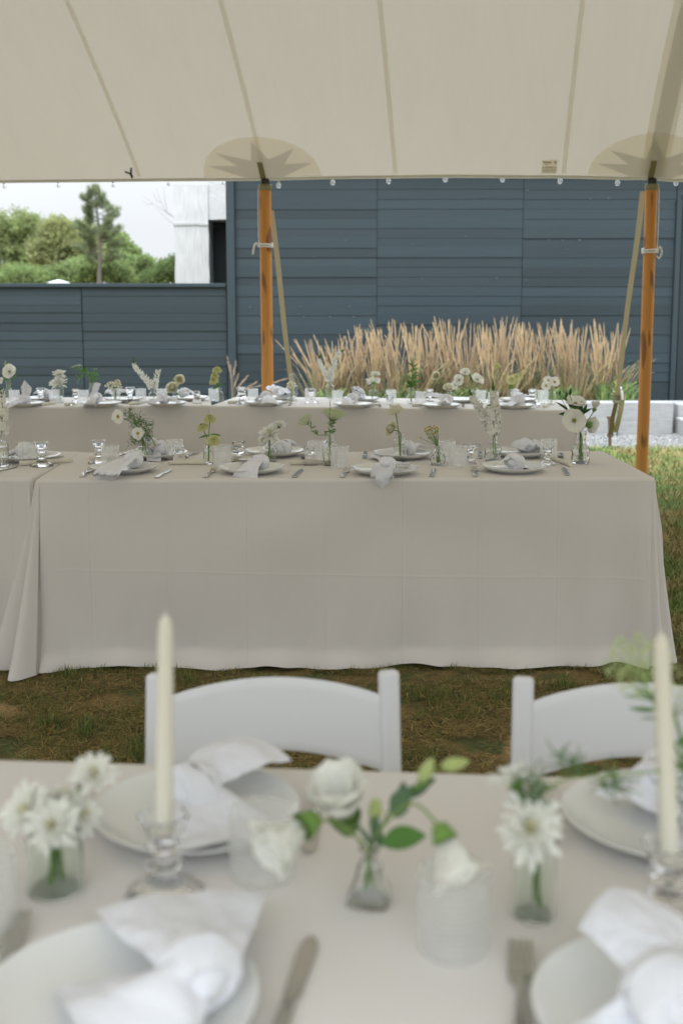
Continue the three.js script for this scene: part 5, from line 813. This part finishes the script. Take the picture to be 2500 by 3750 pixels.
{ const v = vase('ornate pressed glass vase holding snapdragons', 1803, 1688, 'ornate', 108, 64);
  snapdragon('white snapdragon spike leaning left, dark buds at its tip', v, [[1800, 1582], [1780, 1540], [1752, 1490], [1728, 1455], [1716, 1424]], { n: 24, t0: 0.02, t1: 0.80 }); snapdragon('tall white snapdragon spike upright at the right of the pair', v, [[1806, 1582], [1812, 1540], [1810, 1490], [1806, 1440], [1803, 1395]], { n: 28, t0: 0.02, t1: 0.82, dz: 0.015 }); snapdragon('short white snapdragon shoot nearest the vase rim', v, [[1804, 1585], [1800, 1550], [1795, 1510], [1790, 1485]], { n: 14, t0: 0.05, t1: 1, dz: 0.035 }); }
{ const v = vase('ornate pressed glass vase holding lisianthus at the table end', 2123, 1696, 'ornate', 119, 68);
  const dk = { lm: M.leafDark, detail: true };
  flower('lisianthus', 'large open white lisianthus facing forward with a dark eye', 'lisianthus', v, 2100, 1540, 80, [-0.1, 0.08, 1], { ...dk, dz: 0.045 });
  flower('lisianthus', 'white lisianthus seen side on above the open bloom', 'lisianthus', v, 2104, 1484, 72, [0.08, 0.9, 0.35], { ...dk, dz: 0.0, leaves: [[2085, 1510, 2040, 1470, 0.024], [2088, 1520, 2046, 1514, 0.03], [2095, 1500, 2064, 1450, 0.02], [2120, 1520, 2128, 1470, 0.024], [2130, 1525, 2146, 1480, 0.018], [2135, 1515, 2162, 1494, 0.02]] });
  flower('goblet', 'closed white lisianthus on a thin stem at upper right', 'lisianthus', v, 2175, 1496, 38, [0.15, 0.95, 0.1], { ...dk, name: 'lisianthus' });
  flower('lisianthus', 'white lisianthus turned away at lower right of the bunch', 'lisianthus', v, 2158, 1556, 56, [0.75, -0.2, -0.5], { ...dk, leaves: [[2128, 1578, 2165, 1542, 0.016, 0.05], [2130, 1570, 2140, 1520, 0.02, 0.05], [2120, 1585, 2138, 1545, 0.016, 0.05]] });
  for (const [x, y, l, w, t] of [[2047, 1449, 0.024, 0.009, 'leftmost'], [2070, 1457, 0.03, 0.011, 'middle'], [2085, 1447, 0.032, 0.012, 'tallest']]) budStem(`green lisianthus bud above the open bloom, ${t} of three`, v, x, y, l, w, { mat: M.leafDark, dz: -0.01 }); }

// ------------------------------------------------------------------ far tables
const FAR = { far: true };
for (const [px, py, t] of [[86, 1474, 'near the left edge, under the peaked napkin'], [372, 1473, 'under the napkin hanging off the left table'], [611, 1473, 'below the round ranunculus'], [967, 1471, 'just right of the left pole'], [1295, 1477, 'between tall snapdragon and chrysanthemum'], [1615, 1480, 'before the ranunculus vase'], [1883, 1481, 'before the green flowers at right'], [160, 1455, 'back row, behind a candle holder at left'], [453, 1458, 'back row, behind the tan sprig'], [695, 1453, 'back row, left of the zinnias'], [1016, 1453, 'back row, behind the left pole'], [1321, 1457, 'back row, behind the draped napkin'], [1672, 1460, 'back row, behind the lisianthus'], [1895, 1460, 'back row, right part of the table']]) plate('white plate on the far table, ' + t, px, py);
for (const [px, py, t, s] of [[53, 1430, 'left of the peaked napkin'], [200, 1428, 'behind the square vase of chrysanthemums'], [305, 1430, 'left of the arched napkin'], [516, 1424, 'left of the leaning snapdragon'], [592, 1425, 'right of the leaning snapdragon'], [783, 1423, 'behind the zinnias'], [926, 1425, 'left of the pole napkin'], [1136, 1424, 'left of the tall snapdragon'], [1235, 1432, 'right of the tall snapdragon'], [1431, 1429, 'right of the white chrysanthemum bottle'], [1540, 1435, 'right of the airy lace flower vase'], [1759, 1430, 'beside the lisianthus bottle'], [1987, 1430, 'left of the three cosmos'], [1805, 1437, 'behind the middle snapdragon tips']]) tumbler('frosted looking tumbler on the far table, ' + t, px, py, 1.0, px);
for (const [px, py, h, k, f, t] of [[151, 1474, 0.10, 0, 0, 'at the left before white napkin folds'], [279, 1470, 0.085, 2, 0, 'left of the hanging napkin'], [478, 1477, 0.11, 0, 0, 'right of the tan sprig'], [722, 1477, 0.085, 1, 0, 'left of the zinnias'], [885, 1480, 0.115, 2, 0, 'just left of the pole'], [1140, 1476, 0.10, 0, 0, 'in front of a tumbler by the strap'], [1427, 1482, 0.07, 1, 1, 'in front of the chrysanthemum tumbler'], [1302, 1468, 0.10, 2, 0, 'behind the draped napkin'], [1573, 1470, 0.085, 2, 0, 'left of the ranunculus'], [1948, 1479, 0.10, 2, 0, 'left of the cosmos bottle']]) holder('clear glass candle holder on the far table, ' + t, px, py, h, k, !!f);
for (const [a, b, t] of [[[150, 1480], [205, 1474], 'left, beside the square vase'], [[240, 1481], [275, 1476], 'left, before the arched napkin'], [[475, 1478], [520, 1474], 'below the leaning snapdragon'], [[835, 1473], [885, 1471], 'just left of the pole'], [[1022, 1474], [1055, 1472], 'before the small round vase'], [[1350, 1483], [1382, 1480], 'below the chrysanthemum bottle'], [[1430, 1486], [1460, 1481], 'below the chrysanthemum tumbler'], [[1508, 1484], [1552, 1483], 'below the airy lace flowers'], [[1990, 1489], [2005, 1480], 'near the cosmos bottle']]) lyingCandle('cream candle lying on the far table, ' + t, a, b);
for (const [k, a, b, t] of [['knife', [1060, 1486], [1066, 1474], 'before the small round vase'], ['knife', [1390, 1491], [1387, 1477], 'right of the chrysanthemum bottle'], ['fork', [1533, 1491], [1536, 1477], 'below the airy lace flowers'], ['knife', [1695, 1491], [1694, 1476], 'below the lisianthus bottle'], ['fork', [1968, 1491], [1970, 1478], 'below the cosmos tumbler'], ['fork', [262, 1487], [280, 1475], 'left of the hanging napkin'], ['knife', [505, 1483], [530, 1473], 'below the leaning snapdragon'], ['fork', [872, 1483], [888, 1472], 'at the left pole'], ['knife', [135, 1488], [175, 1477], 'left end of the far table']]) cutlery(k, `steel ${k} on the far table, ${t}`, a, b);
napkin('white napkin standing in a tall peak at the far left', [92, 1462, 0.04], [{ p: [[98, 1430, 'z'], [90, 1392, 'z']], w: 0.05, pleats: 0.5, amp: 0.008, point: 0.7 }, { p: [[50, 1478, 0.03], [10, 1492, 0.01]], w: 0.09 }], { s: 1.3 });
napkin('white napkin with a broad tail hanging over the far left table edge', [352, 1455, 0.05], [{ p: [[335, 1468, 0.05], [330, 1485, 0.02], [338, 1500, -0.03]], w: 0.09, pleats: 0.8, bow: 0.02 }, { p: [[355, 1425, 'z'], [362, 1405, 'z']], w: 0.07, bow: 0.02 }], { s: 1.3 });
napkin('white napkin folded low on the plate below the round ranunculus', [600, 1462, 0.04], [{ p: [[570, 1466, 0.04], [545, 1474, 0.025]], w: 0.09 }, { p: [[630, 1462, 0.04], [655, 1474, 0.02]], w: 0.07 }], { s: 1.3 });
napkin('white napkin on the plate right of the left pole, tail over the edge', [975, 1452, 0.05], [{ p: [[985, 1465, 0.045], [990, 1482, 0.02]], w: 0.085, pleats: 0.6, bow: 0.02 }, { p: [[955, 1450, 0.05], [935, 1465, 0.025]], w: 0.07 }], { s: 1.35 });
napkin('white napkin on the far back row just behind the left pole', [1020, 1432, 0.05], [{ p: [[1005, 1425, 0.06], [998, 1420, 0.055]], w: 0.07, bow: 0.02 }, { p: [[1040, 1435, 0.05], [1045, 1448, 0.03]], w: 0.08, bow: 0.02 }], { s: 1.4 });
napkin('white napkin draped off the plate between snapdragon and chrysanthemum', [1290, 1458, 0.045], [{ p: [[1275, 1470, 0.04], [1268, 1495, 0.0]], w: 0.07, pleats: 0.8, point: 0.4 }, { p: [[1310, 1455, 0.04], [1330, 1462, 0.03]], w: 0.06 }], { s: 1.2 });
napkin('white napkin on the far back row behind a candle holder at centre', [1318, 1438, 0.05], [{ p: [[1300, 1440, 0.05], [1290, 1450, 0.03]], w: 0.06 }, { p: [[1325, 1445, 0.04], [1328, 1455, 0.03]], w: 0.06 }], { s: 1.1 });
napkin('white napkin with a narrow tail hanging below the ranunculus vase', [1635, 1462, 0.05], [{ p: [[1632, 1475, 0.045], [1630, 1490, 0.01], [1628, 1506, -0.04]], w: 0.06, pleats: 0.8, point: 0.4 }, { p: [[1605, 1455, 0.05], [1580, 1450, 0.05]], w: 0.08, bow: 0.02 }], { s: 1.25 });
napkin('white knotted napkin lying inside the plate before the green flowers', [1895, 1463, 0.045], [{ p: [[1875, 1470, 0.035], [1845, 1485, 0.02]], w: 0.07, pleats: 1 }, { p: [[1905, 1450, 0.05], [1912, 1455, 0.045]], w: 0.08, bow: 0.015 }], { s: 1.3 });
napkin('white napkin standing on the back row behind the green flowers', [1885, 1440, 0.05], [{ p: [[1885, 1432, 'z'], [1882, 1425, 'z']], w: 0.05, bow: 0.02 }, { p: [[1900, 1445, 0.05], [1905, 1450, 0.04]], w: 0.06 }], { s: 1.1 });
napkin('white napkin folds on the back row behind the left candle holder', [165, 1440, 0.045], [{ p: [[145, 1440, 0.05], [135, 1445, 0.04]], w: 0.06, bow: 0.02 }, { p: [[180, 1440, 0.05], [195, 1445, 0.035]], w: 0.07 }], { s: 1.2 });
napkin('white napkin folds on the back row around the tan sprig', [425, 1440, 0.045], [{ p: [[405, 1438, 0.05], [395, 1445, 0.04]], w: 0.07, bow: 0.02 }, { p: [[450, 1436, 0.05], [468, 1440, 0.04]], w: 0.08, bow: 0.015 }], { s: 1.25 });
napkin('white napkin rumpled on the back row right of the round ranunculus', [675, 1438, 0.05], [{ p: [[665, 1435, 0.055], [662, 1445, 0.04]], w: 0.07, bow: 0.02 }, { p: [[690, 1438, 0.05], [694, 1448, 0.035]], w: 0.07, bow: 0.02 }], { s: 1.25 });
{ const v = vase('flared glass bottle holding white lisianthus at the far left', 34, 1462, 'ornate', 68, 34, FAR); flower('lisianthus', 'open white lisianthus bloom at the far left', 'lisianthus', v, 38, 1362, 48, [-0.1, 0.3, 1], { leaves: [[30, 1400, 8, 1365, 0.02], [40, 1400, 62, 1370, 0.022], [34, 1400, 50, 1385, 0.02]], lm: M.leaf, sr: 0.003 }); flower('goblet', 'white lisianthus bud half cut off at the far left edge', 'lisianthus', v, 12, 1385, 26, [-0.5, -0.4, 0.6], { name: 'lisianthus' }); budStem('green bud at the top of the far left flowers', v, 20, 1338, 0.035, 0.014); }
{ const v = vase('square glass jar with white chrysanthemums on the far left table', 219, 1475, 'cylinder', 58, 35, FAR); flower('chrysanth', 'white chrysanthemum resting on the rim of the square jar', 'chrysanthemum', v, 217, 1407, 58, [0, 0.95, 0.3], { name: 'chrysanthemum' }); flower('chrysanth', 'white chrysanthemum raised above the square jar', 'chrysanthemum', v, 217, 1373, 44, [0.05, 0.9, 0.35], { name: 'chrysanthemum' }); }
{ const v = vase('glass vase with drooping green lace flowers on the far left table', 338, 1450, 'ornate', 46, 34, FAR); ammi('pale green lace flower head arching left', v, 282, 1342, 40, [-0.2, 1, 0.1], { bend: [0, 0.06, 0], rays: 18, bits: 10, sr: 0.002 }); ammi('yellow green lace flower sprig standing over its vase', v, 347, 1352, 26, [0.1, 1, 0], { rays: 12, bits: 6, leafN: 20, ls: 2, sr: 0.0025 }); ammi('green lace flower foliage drooping to the left of its vase', v, 285, 1400, 18, [-0.5, -0.6, 0], { bend: [0, 0.08, 0], rays: 8, bits: 4, leafN: 24, ls: 1.8, sr: 0.002 }); }
{ const v = vase('small round glass vase with a tan sprig', 424, 1474, 'globe', 38, 34, FAR); tansy('tan filler sprig in the small round vase', v, [[392, 1412], [400, 1405], [408, 1400], [415, 1403], [423, 1402], [430, 1394], [434, 1400], [436, 1408], [428, 1412], [418, 1412], [440, 1418], [405, 1420]], { s: 2.2, mat: std(0.52, 0.41, 0.26) }); }
{ const v = vase('small glass jar with leaning white snapdragon', 561, 1464, 'shoulder', 36, 34, FAR); snapdragon('white snapdragon leaning far left on the far table', v, [[562, 1428], [545, 1400], [520, 1372], [500, 1350], [491, 1336], [490, 1306]], { n: 22, t0: 0.05, t1: 0.85, s: 1.25 }); snapdragon('short white snapdragon leaning right on the far table', v, [[563, 1425], [570, 1395], [578, 1362], [584, 1356]], { n: 12, t0: 0.1, t1: 1, s: 1.2 }); }
{ const v = vase('small glass jar with cream ranunculus on the far left table', 647, 1464, 'cylinder', 27, 30, FAR); flower('ranunculus', 'round cream ranunculus raised on its stem', 'ranunculus', v, 658, 1391, 34, [0.1, 0.4, 0.9], {}); flower('ranunculus', 'full cream ranunculus resting low on its jar', 'ranunculus', v, 634, 1424, 46, [-0.3, 0.6, 0.7], {}); budStem('green ranunculus bud beside the round bloom', v, 636, 1393, 0.02, 0.012); }
{ const v = vase('square glass bottle with three stacked zinnias', 804, 1471, 'square', 50, 30, FAR); flower('zinnia', 'green zinnia at the top of the far stack', 'zinnia', v, 795, 1356, 32, [0, 0.9, 0.4], { leaves: [[795, 1420, 778, 1424, 0.03], [798, 1418, 815, 1404, 0.03]] }); flower('zinnia', 'green zinnia in the middle of the far stack', 'zinnia', v, 787, 1377, 30, [-0.1, 0.9, 0.4]); flower('zinnia', 'green zinnia lowest of the far stack', 'zinnia', v, 783, 1395, 32, [-0.2, 0.8, 0.5], { dz: 0.02 }); }
{ const v = vase('small round glass vase with a cream sprig before the strap', 1068, 1479, 'globe', 46, 34, FAR); tansy('short cream sprig in the round vase before the strap', v, [[1060, 1405], [1066, 1400], [1072, 1404], [1064, 1412], [1072, 1414], [1068, 1420], [1059, 1416]], { s: 2.4, mat: std(0.62, 0.58, 0.40) }); }
{ const v = vase('large clear glass jug standing behind the strap', 1070, 1448, 'ornate', 80, 44, { ...FAR, name: 'glass_jug' }); }
{ const v = vase('glass bottle with tall white snapdragons on the far right table', 1208, 1458, 'apothecary', 58, 36, FAR); snapdragon('tall white snapdragon arching right on the far table', v, [[1208, 1402], [1212, 1370], [1225, 1325], [1240, 1294], [1262, 1280]], { n: 26, t0: 0.1, t1: 0.85, s: 1.2 }); snapdragon('white snapdragon leaning left beside the tall one', v, [[1205, 1402], [1196, 1375], [1180, 1345], [1168, 1322], [1173, 1295]], { n: 22, t0: 0.1, t1: 0.85, s: 1.15 }); }
{ const v = vase('ribbed glass bottle with white chrysanthemums on the far right table', 1366, 1472, 'ribbed', 58, 32, FAR); flower('chrysanth', 'white chrysanthemum upright at the top of the ribbed bottle', 'chrysanthemum', v, 1375, 1372, 30, [0.1, 0.95, 0.3], { name: 'chrysanthemum' }); flower('chrysanth', 'drooping white chrysanthemum at the ribbed bottle neck', 'chrysanthemum', v, 1367, 1400, 50, [0, 0.95, -0.3], { name: 'chrysanthemum' }); }
{ const v = vase('round bellied glass vase with airy green lace flowers', 1505, 1479, 'ornate', 60, 36, FAR); ammi('airy green lace flower at the left of the round bellied vase', v, 1478, 1378, 44, [-0.3, 0.9, 0.1], { rays: 16, bits: 6, leafN: 26, ls: 1.8, sr: 0.002 }); ammi('airy green lace flower reaching high over the round bellied vase', v, 1514, 1310, 30, [0.1, 1, 0.1], { rays: 16, bits: 10, leafN: 30, ls: 1.8, sr: 0.002 }); ammi('airy green lace flower at the right of the round bellied vase', v, 1528, 1352, 46, [0.3, 0.9, 0.1], { rays: 18, bits: 7, leafN: 26, ls: 1.8, sr: 0.002 }); }
{ const v = vase('small glass vase with two cream ranunculus on the far right table', 1645, 1460, 'shoulder', 30, 28, FAR); flower('ranunculus', 'cream ranunculus held out far left on a thin stem', 'ranunculus', v, 1597, 1378, 32, [-0.4, 0.3, 0.8], { sr: 0.002 }); flower('ranunculus', 'full cream ranunculus low over its small vase', 'ranunculus', v, 1642, 1423, 38, [0, 0.8, 0.5]); }
{ const v = vase('clear glass bottle with white lisianthus on the far right table', 1737, 1472, 'apothecary', 50, 32, FAR); flower('lisianthus', 'white lisianthus highest of the far right bunch', 'lisianthus', v, 1702, 1366, 34, [-0.1, 0.7, 0.5]); flower('lisianthus', 'white lisianthus hanging lower left of the bunch', 'lisianthus', v, 1682, 1392, 38, [-0.5, 0.2, 0.7]); flower('lisianthus', 'white lisianthus at the lowest left of the bunch', 'lisianthus', v, 1668, 1410, 28, [-0.6, -0.1, 0.6]); flower('lisianthus', 'white lisianthus opening to the right of the bunch', 'lisianthus', v, 1745, 1393, 44, [0.3, 0.7, 0.5], { leaves: [[1730, 1405, 1715, 1360, 0.025], [1730, 1400, 1722, 1375, 0.02]], lm: M.leaf }); }
{ const v = vase('small glass jar with pale green zinnias on the far right table', 1867, 1460, 'cylinder', 30, 30, FAR); flower('zinnia', 'pale green zinnia facing front on the far right table', 'zinnia', v, 1871, 1390, 34, [0, 0.5, 0.85], { leaves: [[1868, 1425, 1872, 1402, 0.03]] }); flower('zinnia', 'pale green zinnia half hidden behind another', 'zinnia', v, 1888, 1381, 26, [0.3, 0.5, 0.7], { dz: -0.03 }); flower('zinnia', 'thin zinnia bloom on a long stem leaning left', 'zinnia', v, 1819, 1340, 26, [-0.1, 0.9, 0.3], { sr: 0.002 }); }
{ const v = vase('clear glass bottle with three white cosmos', 2018, 1482, 'shoulder', 60, 34, FAR); flower('cosmos', 'white cosmos at upper left of the three', 'cosmos', v, 2006, 1393, 30, [-0.2, 0.4, 0.9]); flower('cosmos', 'white cosmos at the right of the three', 'cosmos', v, 2029, 1399, 34, [0.2, 0.4, 0.9], { dz: 0.02 }); flower('cosmos', 'white cosmos lowest at the left of the three', 'cosmos', v, 1998, 1412, 30, [-0.3, 0.2, 0.9], { dz: 0.03 }); }

// ------------------------------------------------------------------ foreground table
plate('blurred white dinner plate across the foreground table, behind the left candle', 722, 2950);
plate('blurred white dinner plate across the foreground table at the right edge', 2440, 2972);
plate('large blurred white dinner plate at the bottom left corner', 432, 3640);
plate('large blurred white dinner plate at the bottom right corner', 2478, 3690);
napkin('white knotted napkin behind the left candle, one end rising toward the chair', [705, 2895, 0.04], [{ p: [[770, 2830, 0.05], [830, 2775, 0.06], [915, 2745, 0.05]], w: 0.075, pleats: 0.7, amp: 0.012, bow: 0.012 }, { p: [[730, 2960, 0.04], [790, 3040, 0.022], [845, 3095, 0.02]], w: 0.09, pleats: 0.8, amp: 0.008, bow: 0.008 }], { s: 1.75 });
napkin('white knotted napkin behind the right candle at the frame edge', [2420, 2880, 0.04], [{ p: [[2380, 2920, 0.035], [2340, 2980, 0.02]], w: 0.08, bow: 0.02 }, { p: [[2480, 2830, 0.05], [2560, 2800, 0.05]], w: 0.09 }], { s: 1.7 });
napkin('white knotted napkin on the bottom left plate with a square end', [730, 3560, 0.045], [{ p: [[705, 3460, 0.045], [680, 3390, 0.04], [668, 3300, 0.035]], w: 0.10, pleats: 0.6, amp: 0.008, bow: 0.01 }, { p: [[640, 3640, 0.045], [470, 3710, 0.03], [280, 3790, 0.02]], w: 0.10, pleats: 1.2, amp: 0.012, bow: 0.015 }], { s: 1.7 });
napkin('white knotted napkin on the bottom right plate with one ear upright', [2470, 3640, 0.05], [{ p: [[2400, 3500, 0.06], [2330, 3400, 0.07], [2235, 3295, 0.075]], w: 0.055, pleats: 0.5, amp: 0.006, bow: 0.015, point: 0.5 }, { p: [[2490, 3720, 0.04], [2480, 3800, 0.03]], w: 0.09 }], { s: 1.9 });
tumbler('blurred glass tumbler between the left candle and the lisianthus', 956, 2962, 1.02);
tumbler('blurred glass tumbler at the bottom centre beside the pyramid vase', 1660, 3190, 1.03, 0.6);
tumbler('blurred glass tumbler cut off by the left edge of the foreground', -75, 3130, 1.02, 1.1);
{ const h1 = P(606, 3275, TOP), h2 = P(2440, 3395, TOP), H = 0.098; holder('clear glass candle holder with the left standing candle', 606, 3275, H, 0); holder('clear glass candle holder with the right standing candle', 2440, 3395, H, 0);
  const stand = (b, label, tipPx) => { const foot = V(b.x, TOP + H * 0.79, b.z), tip = PZ(tipPx[0], tipPx[1], b.z), d = tip.clone().sub(foot), G = thing('taper_candle', label, 'candle', foot); G.quaternion.setFromUnitVectors(V(0, 1, 0), d.clone().normalize()); part(G, 'wax', candleGeo(d.length(), 0.0108, 0.0088), M.candle); part(G, 'wick', wickGeo, M.rope).position.y = d.length() + 0.003; };
  stand(h1, 'tall cream taper candle standing at left in the foreground', [607, 2252]); stand(h2, 'tall cream taper candle standing at right in the foreground', [2418, 2320]); }
cutlery('knife', 'blurred table knife at the bottom centre, blade pointing away', [1000, 3850], [1140, 3433], 1, true);
cutlery('fork', 'blurred fork at the bottom right, tines pointing away', [1912, 3900], [1902, 3487], 1, true);
cutlery('fork', 'blurred fork at the left edge beside the bottom left plate', [-70, 3700], [75, 3380], 1, true);
cutlery('fork', 'blurred fork across the table left of the far left plate', [304, 2840], [296, 2925], 1);
cutlery('knife', 'blurred knife across the table right of the far left plate', [1172, 2860], [1158, 2945], 1);
cutlery('fork', 'blurred fork across the table left of the far right plate', [1946, 2865], [2010, 3120], 1);
{ const v = vase('pale green glass jar holding chrysanthemums at left', 205, 3258, 'jar', 215, 206, { mat: M.glassGreen, hs: 1.15 }), d = { detail: true, name: 'chrysanthemum', sr: 0.0028 };
  flower('chrysanth', 'white chrysanthemum leaning left, leftmost over the green jar', 'chrysanthemum', v, 112, 2972, 215, [-0.45, 0.55, 0.7], { ...d, dz: 0.0 }); flower('chrysanth', 'white chrysanthemum nearest, drooping over the front of the green jar', 'chrysanthemum', v, 195, 3028, 205, [0.0, 0.6, 0.8], { ...d, dz: 0.025 });
  flower('chrysanth', 'white chrysanthemum on the highest stem at the right of the jar', 'chrysanthemum', v, 345, 2838, 170, [0.1, 0.75, 0.65], { ...d, dz: -0.02 }); flower('chrysanth', 'white chrysanthemum turned to the right behind the nearest bloom', 'chrysanthemum', v, 290, 2985, 170, [0.7, 0.45, 0.3], { ...d, dz: -0.01 }); flower('chrysanth', 'white chrysanthemum half hidden at the back of the bunch', 'chrysanthemum', v, 228, 2930, 150, [0.1, 0.8, -0.2], { ...d, dz: -0.04 }); }
{ const v = vase('small square pyramid glass vase holding lisianthus in the foreground', 1352, 3300, 'pyramid', 190, 165, { hs: 1.12, turn: 0.2 }), d = { detail: true, name: 'lisianthus', sr: 0.0018, sm: M.stemPale };
  flower('goblet', 'white lisianthus bloom hanging out to the left', 'lisianthus', v, 1104, 3030, 225, [-0.7, -0.25, 0.55], { ...d, dz: 0.05, bend: [0, 0.012, 0] }); flower('goblet', 'white lisianthus bloom rising behind the left one', 'lisianthus', v, 1262, 2985, 250, [-0.2, 0.85, 0.35], { ...d, dz: -0.02 }); flower('goblet', 'white lisianthus bloom nodding down at the right', 'lisianthus', v, 1632, 3080, 205, [0.35, -0.7, 0.5], { ...d, dz: 0.13, bend: [0.01, 0.05, 0.02] });
  budStem('yellow green lisianthus bud in the centre of the foreground vase', v, 1372, 2995, 0.026, 0.017, { dir: [0.05, 1, 0.1] });
  const G = thing('lisianthus', 'lisianthus shoot with leaves and two pale buds leaning right', 'lisianthus', v.b), c = (x, y, z = 0) => PZ(x, y, v.b.z + z).sub(v.b), sp = stemPath(v, c(1450, 2930));
  part(G, 'stem', tube([...sp, c(1510, 2890), c(1560, 2870)], 0.0016, 24, 6), M.stem);
  for (const [x, y, ex, ey, w, z] of [[1440, 2990, 1495, 2885, 0.03, 0.01], [1478, 2915, 1560, 2885, 0.02, 0.0], [1400, 3090, 1552, 3052, 0.036, 0.02], [1395, 3100, 1360, 3000, 0.016, 0.01], [1375, 3120, 1312, 3015, 0.008, 0.01], [1520, 2890, 1590, 2850, 0.018, -0.01], [1470, 2930, 1478, 2865, 0.014, -0.01], [1372, 3080, 1378, 2990, 0.014, 0.015]]) { const p = c(x, y, z), D = c(ex, ey, z).sub(p); leaf(G, p, D, D.length() * 1.05, w * 1.0, x === 1400 ? M.leaf : M.leafBlue, -0.1); }
  for (const [x, y, dx, dy] of [[1540, 2862, 0.45, 1], [1615, 2808, 1, 0.25]]) { const b = part(G, 'bud', cached('pb', () => lathe([[0, 0], [0.005, 0.002], [0.0085, 0.012], [0.006, 0.024], [0.001, 0.032], [0, 0.033]], 12)), M.bud); b.position.copy(c(x, y)); b.quaternion.setFromUnitVectors(V(0, 1, 0), V(dx, dy, 0.1).normalize()); part(G, 'bud_stem', tube([c(1520, 2895), c(lerp(1520, x, 0.6), lerp(2895, y, 0.7)), c(x, y)], 0.0012, 8, 5), M.stem); } }
{ const v = vase('clear glass cylinder vase holding chrysanthemums at right', 1950, 3352, 'cylinder', 240, 165, { mat: M.glassGreen, hs: 1.22 }), d = { detail: true, name: 'chrysanthemum', sr: 0.0026 };
  flower('chrysanth', 'large white chrysanthemum on the rim of the cylinder vase', 'chrysanthemum', v, 1934, 3040, 265, [0.0, 0.65, 0.75], { ...d, dz: 0.02 }); flower('chrysanth', 'white chrysanthemum seen from behind above the cylinder vase', 'chrysanthemum', v, 1885, 2862, 190, [-0.2, 0.85, -0.5], { ...d, dz: -0.02 });
  const G = thing('lace_flower', 'long curving lace flower stem trailing to the right', 'lace flower', v.b), c = (x, y, z = 0) => PZ(x, y, v.b.z + z).sub(v.b);
  part(G, 'stem', tube([V(0, 0.02, 0), v.neck.clone().sub(v.b), c(1975, 2920, 0.0), c(2080, 2850, 0.0), c(2250, 2840, 0.02), c(2420, 2822, 0.03), c(2520, 2815, 0.03)], 0.0014, 36, 5), M.stemPale);
  feathery(G, c(1945, 2935), V(0.012, 0.022, 0.012), 60, M.leaf, 0.0014); for (const [x, y, n] of [[2085, 2790, 22], [2240, 2868, 26], [2490, 2965, 22], [2490, 2850, 10]]) feathery(G, c(x, y), V(0.011, 0.012, 0.01), n, M.leaf, 0.0013); }
{ const b = P(2580, 3250, TOP), v = { b, h: 0.1, neck: b.clone().setY(TOP + 0.1), rIn: 0.015 };
  vase('glass bottle just outside the right edge holding the lace flowers', 2580, 3250, 'apothecary', 240, 130);
  ammi('large blurred pale green lace flower head before the cloth corner', v, 2340, 2440, 250, [-0.3, 0.75, 0.6], { rays: 30, bits: 14, leafN: 14, sr: 0.002, white: 0, ls: 1.3 }); ammi('smaller blurred lace flower head at the right edge', v, 2490, 2560, 190, [0.2, 0.9, 0.3], { rays: 18, bits: 10, leafN: 14, sr: 0.002, ls: 1.2 }); }
renderer.setSize(682, 1024);
renderer.render(scene, camera);
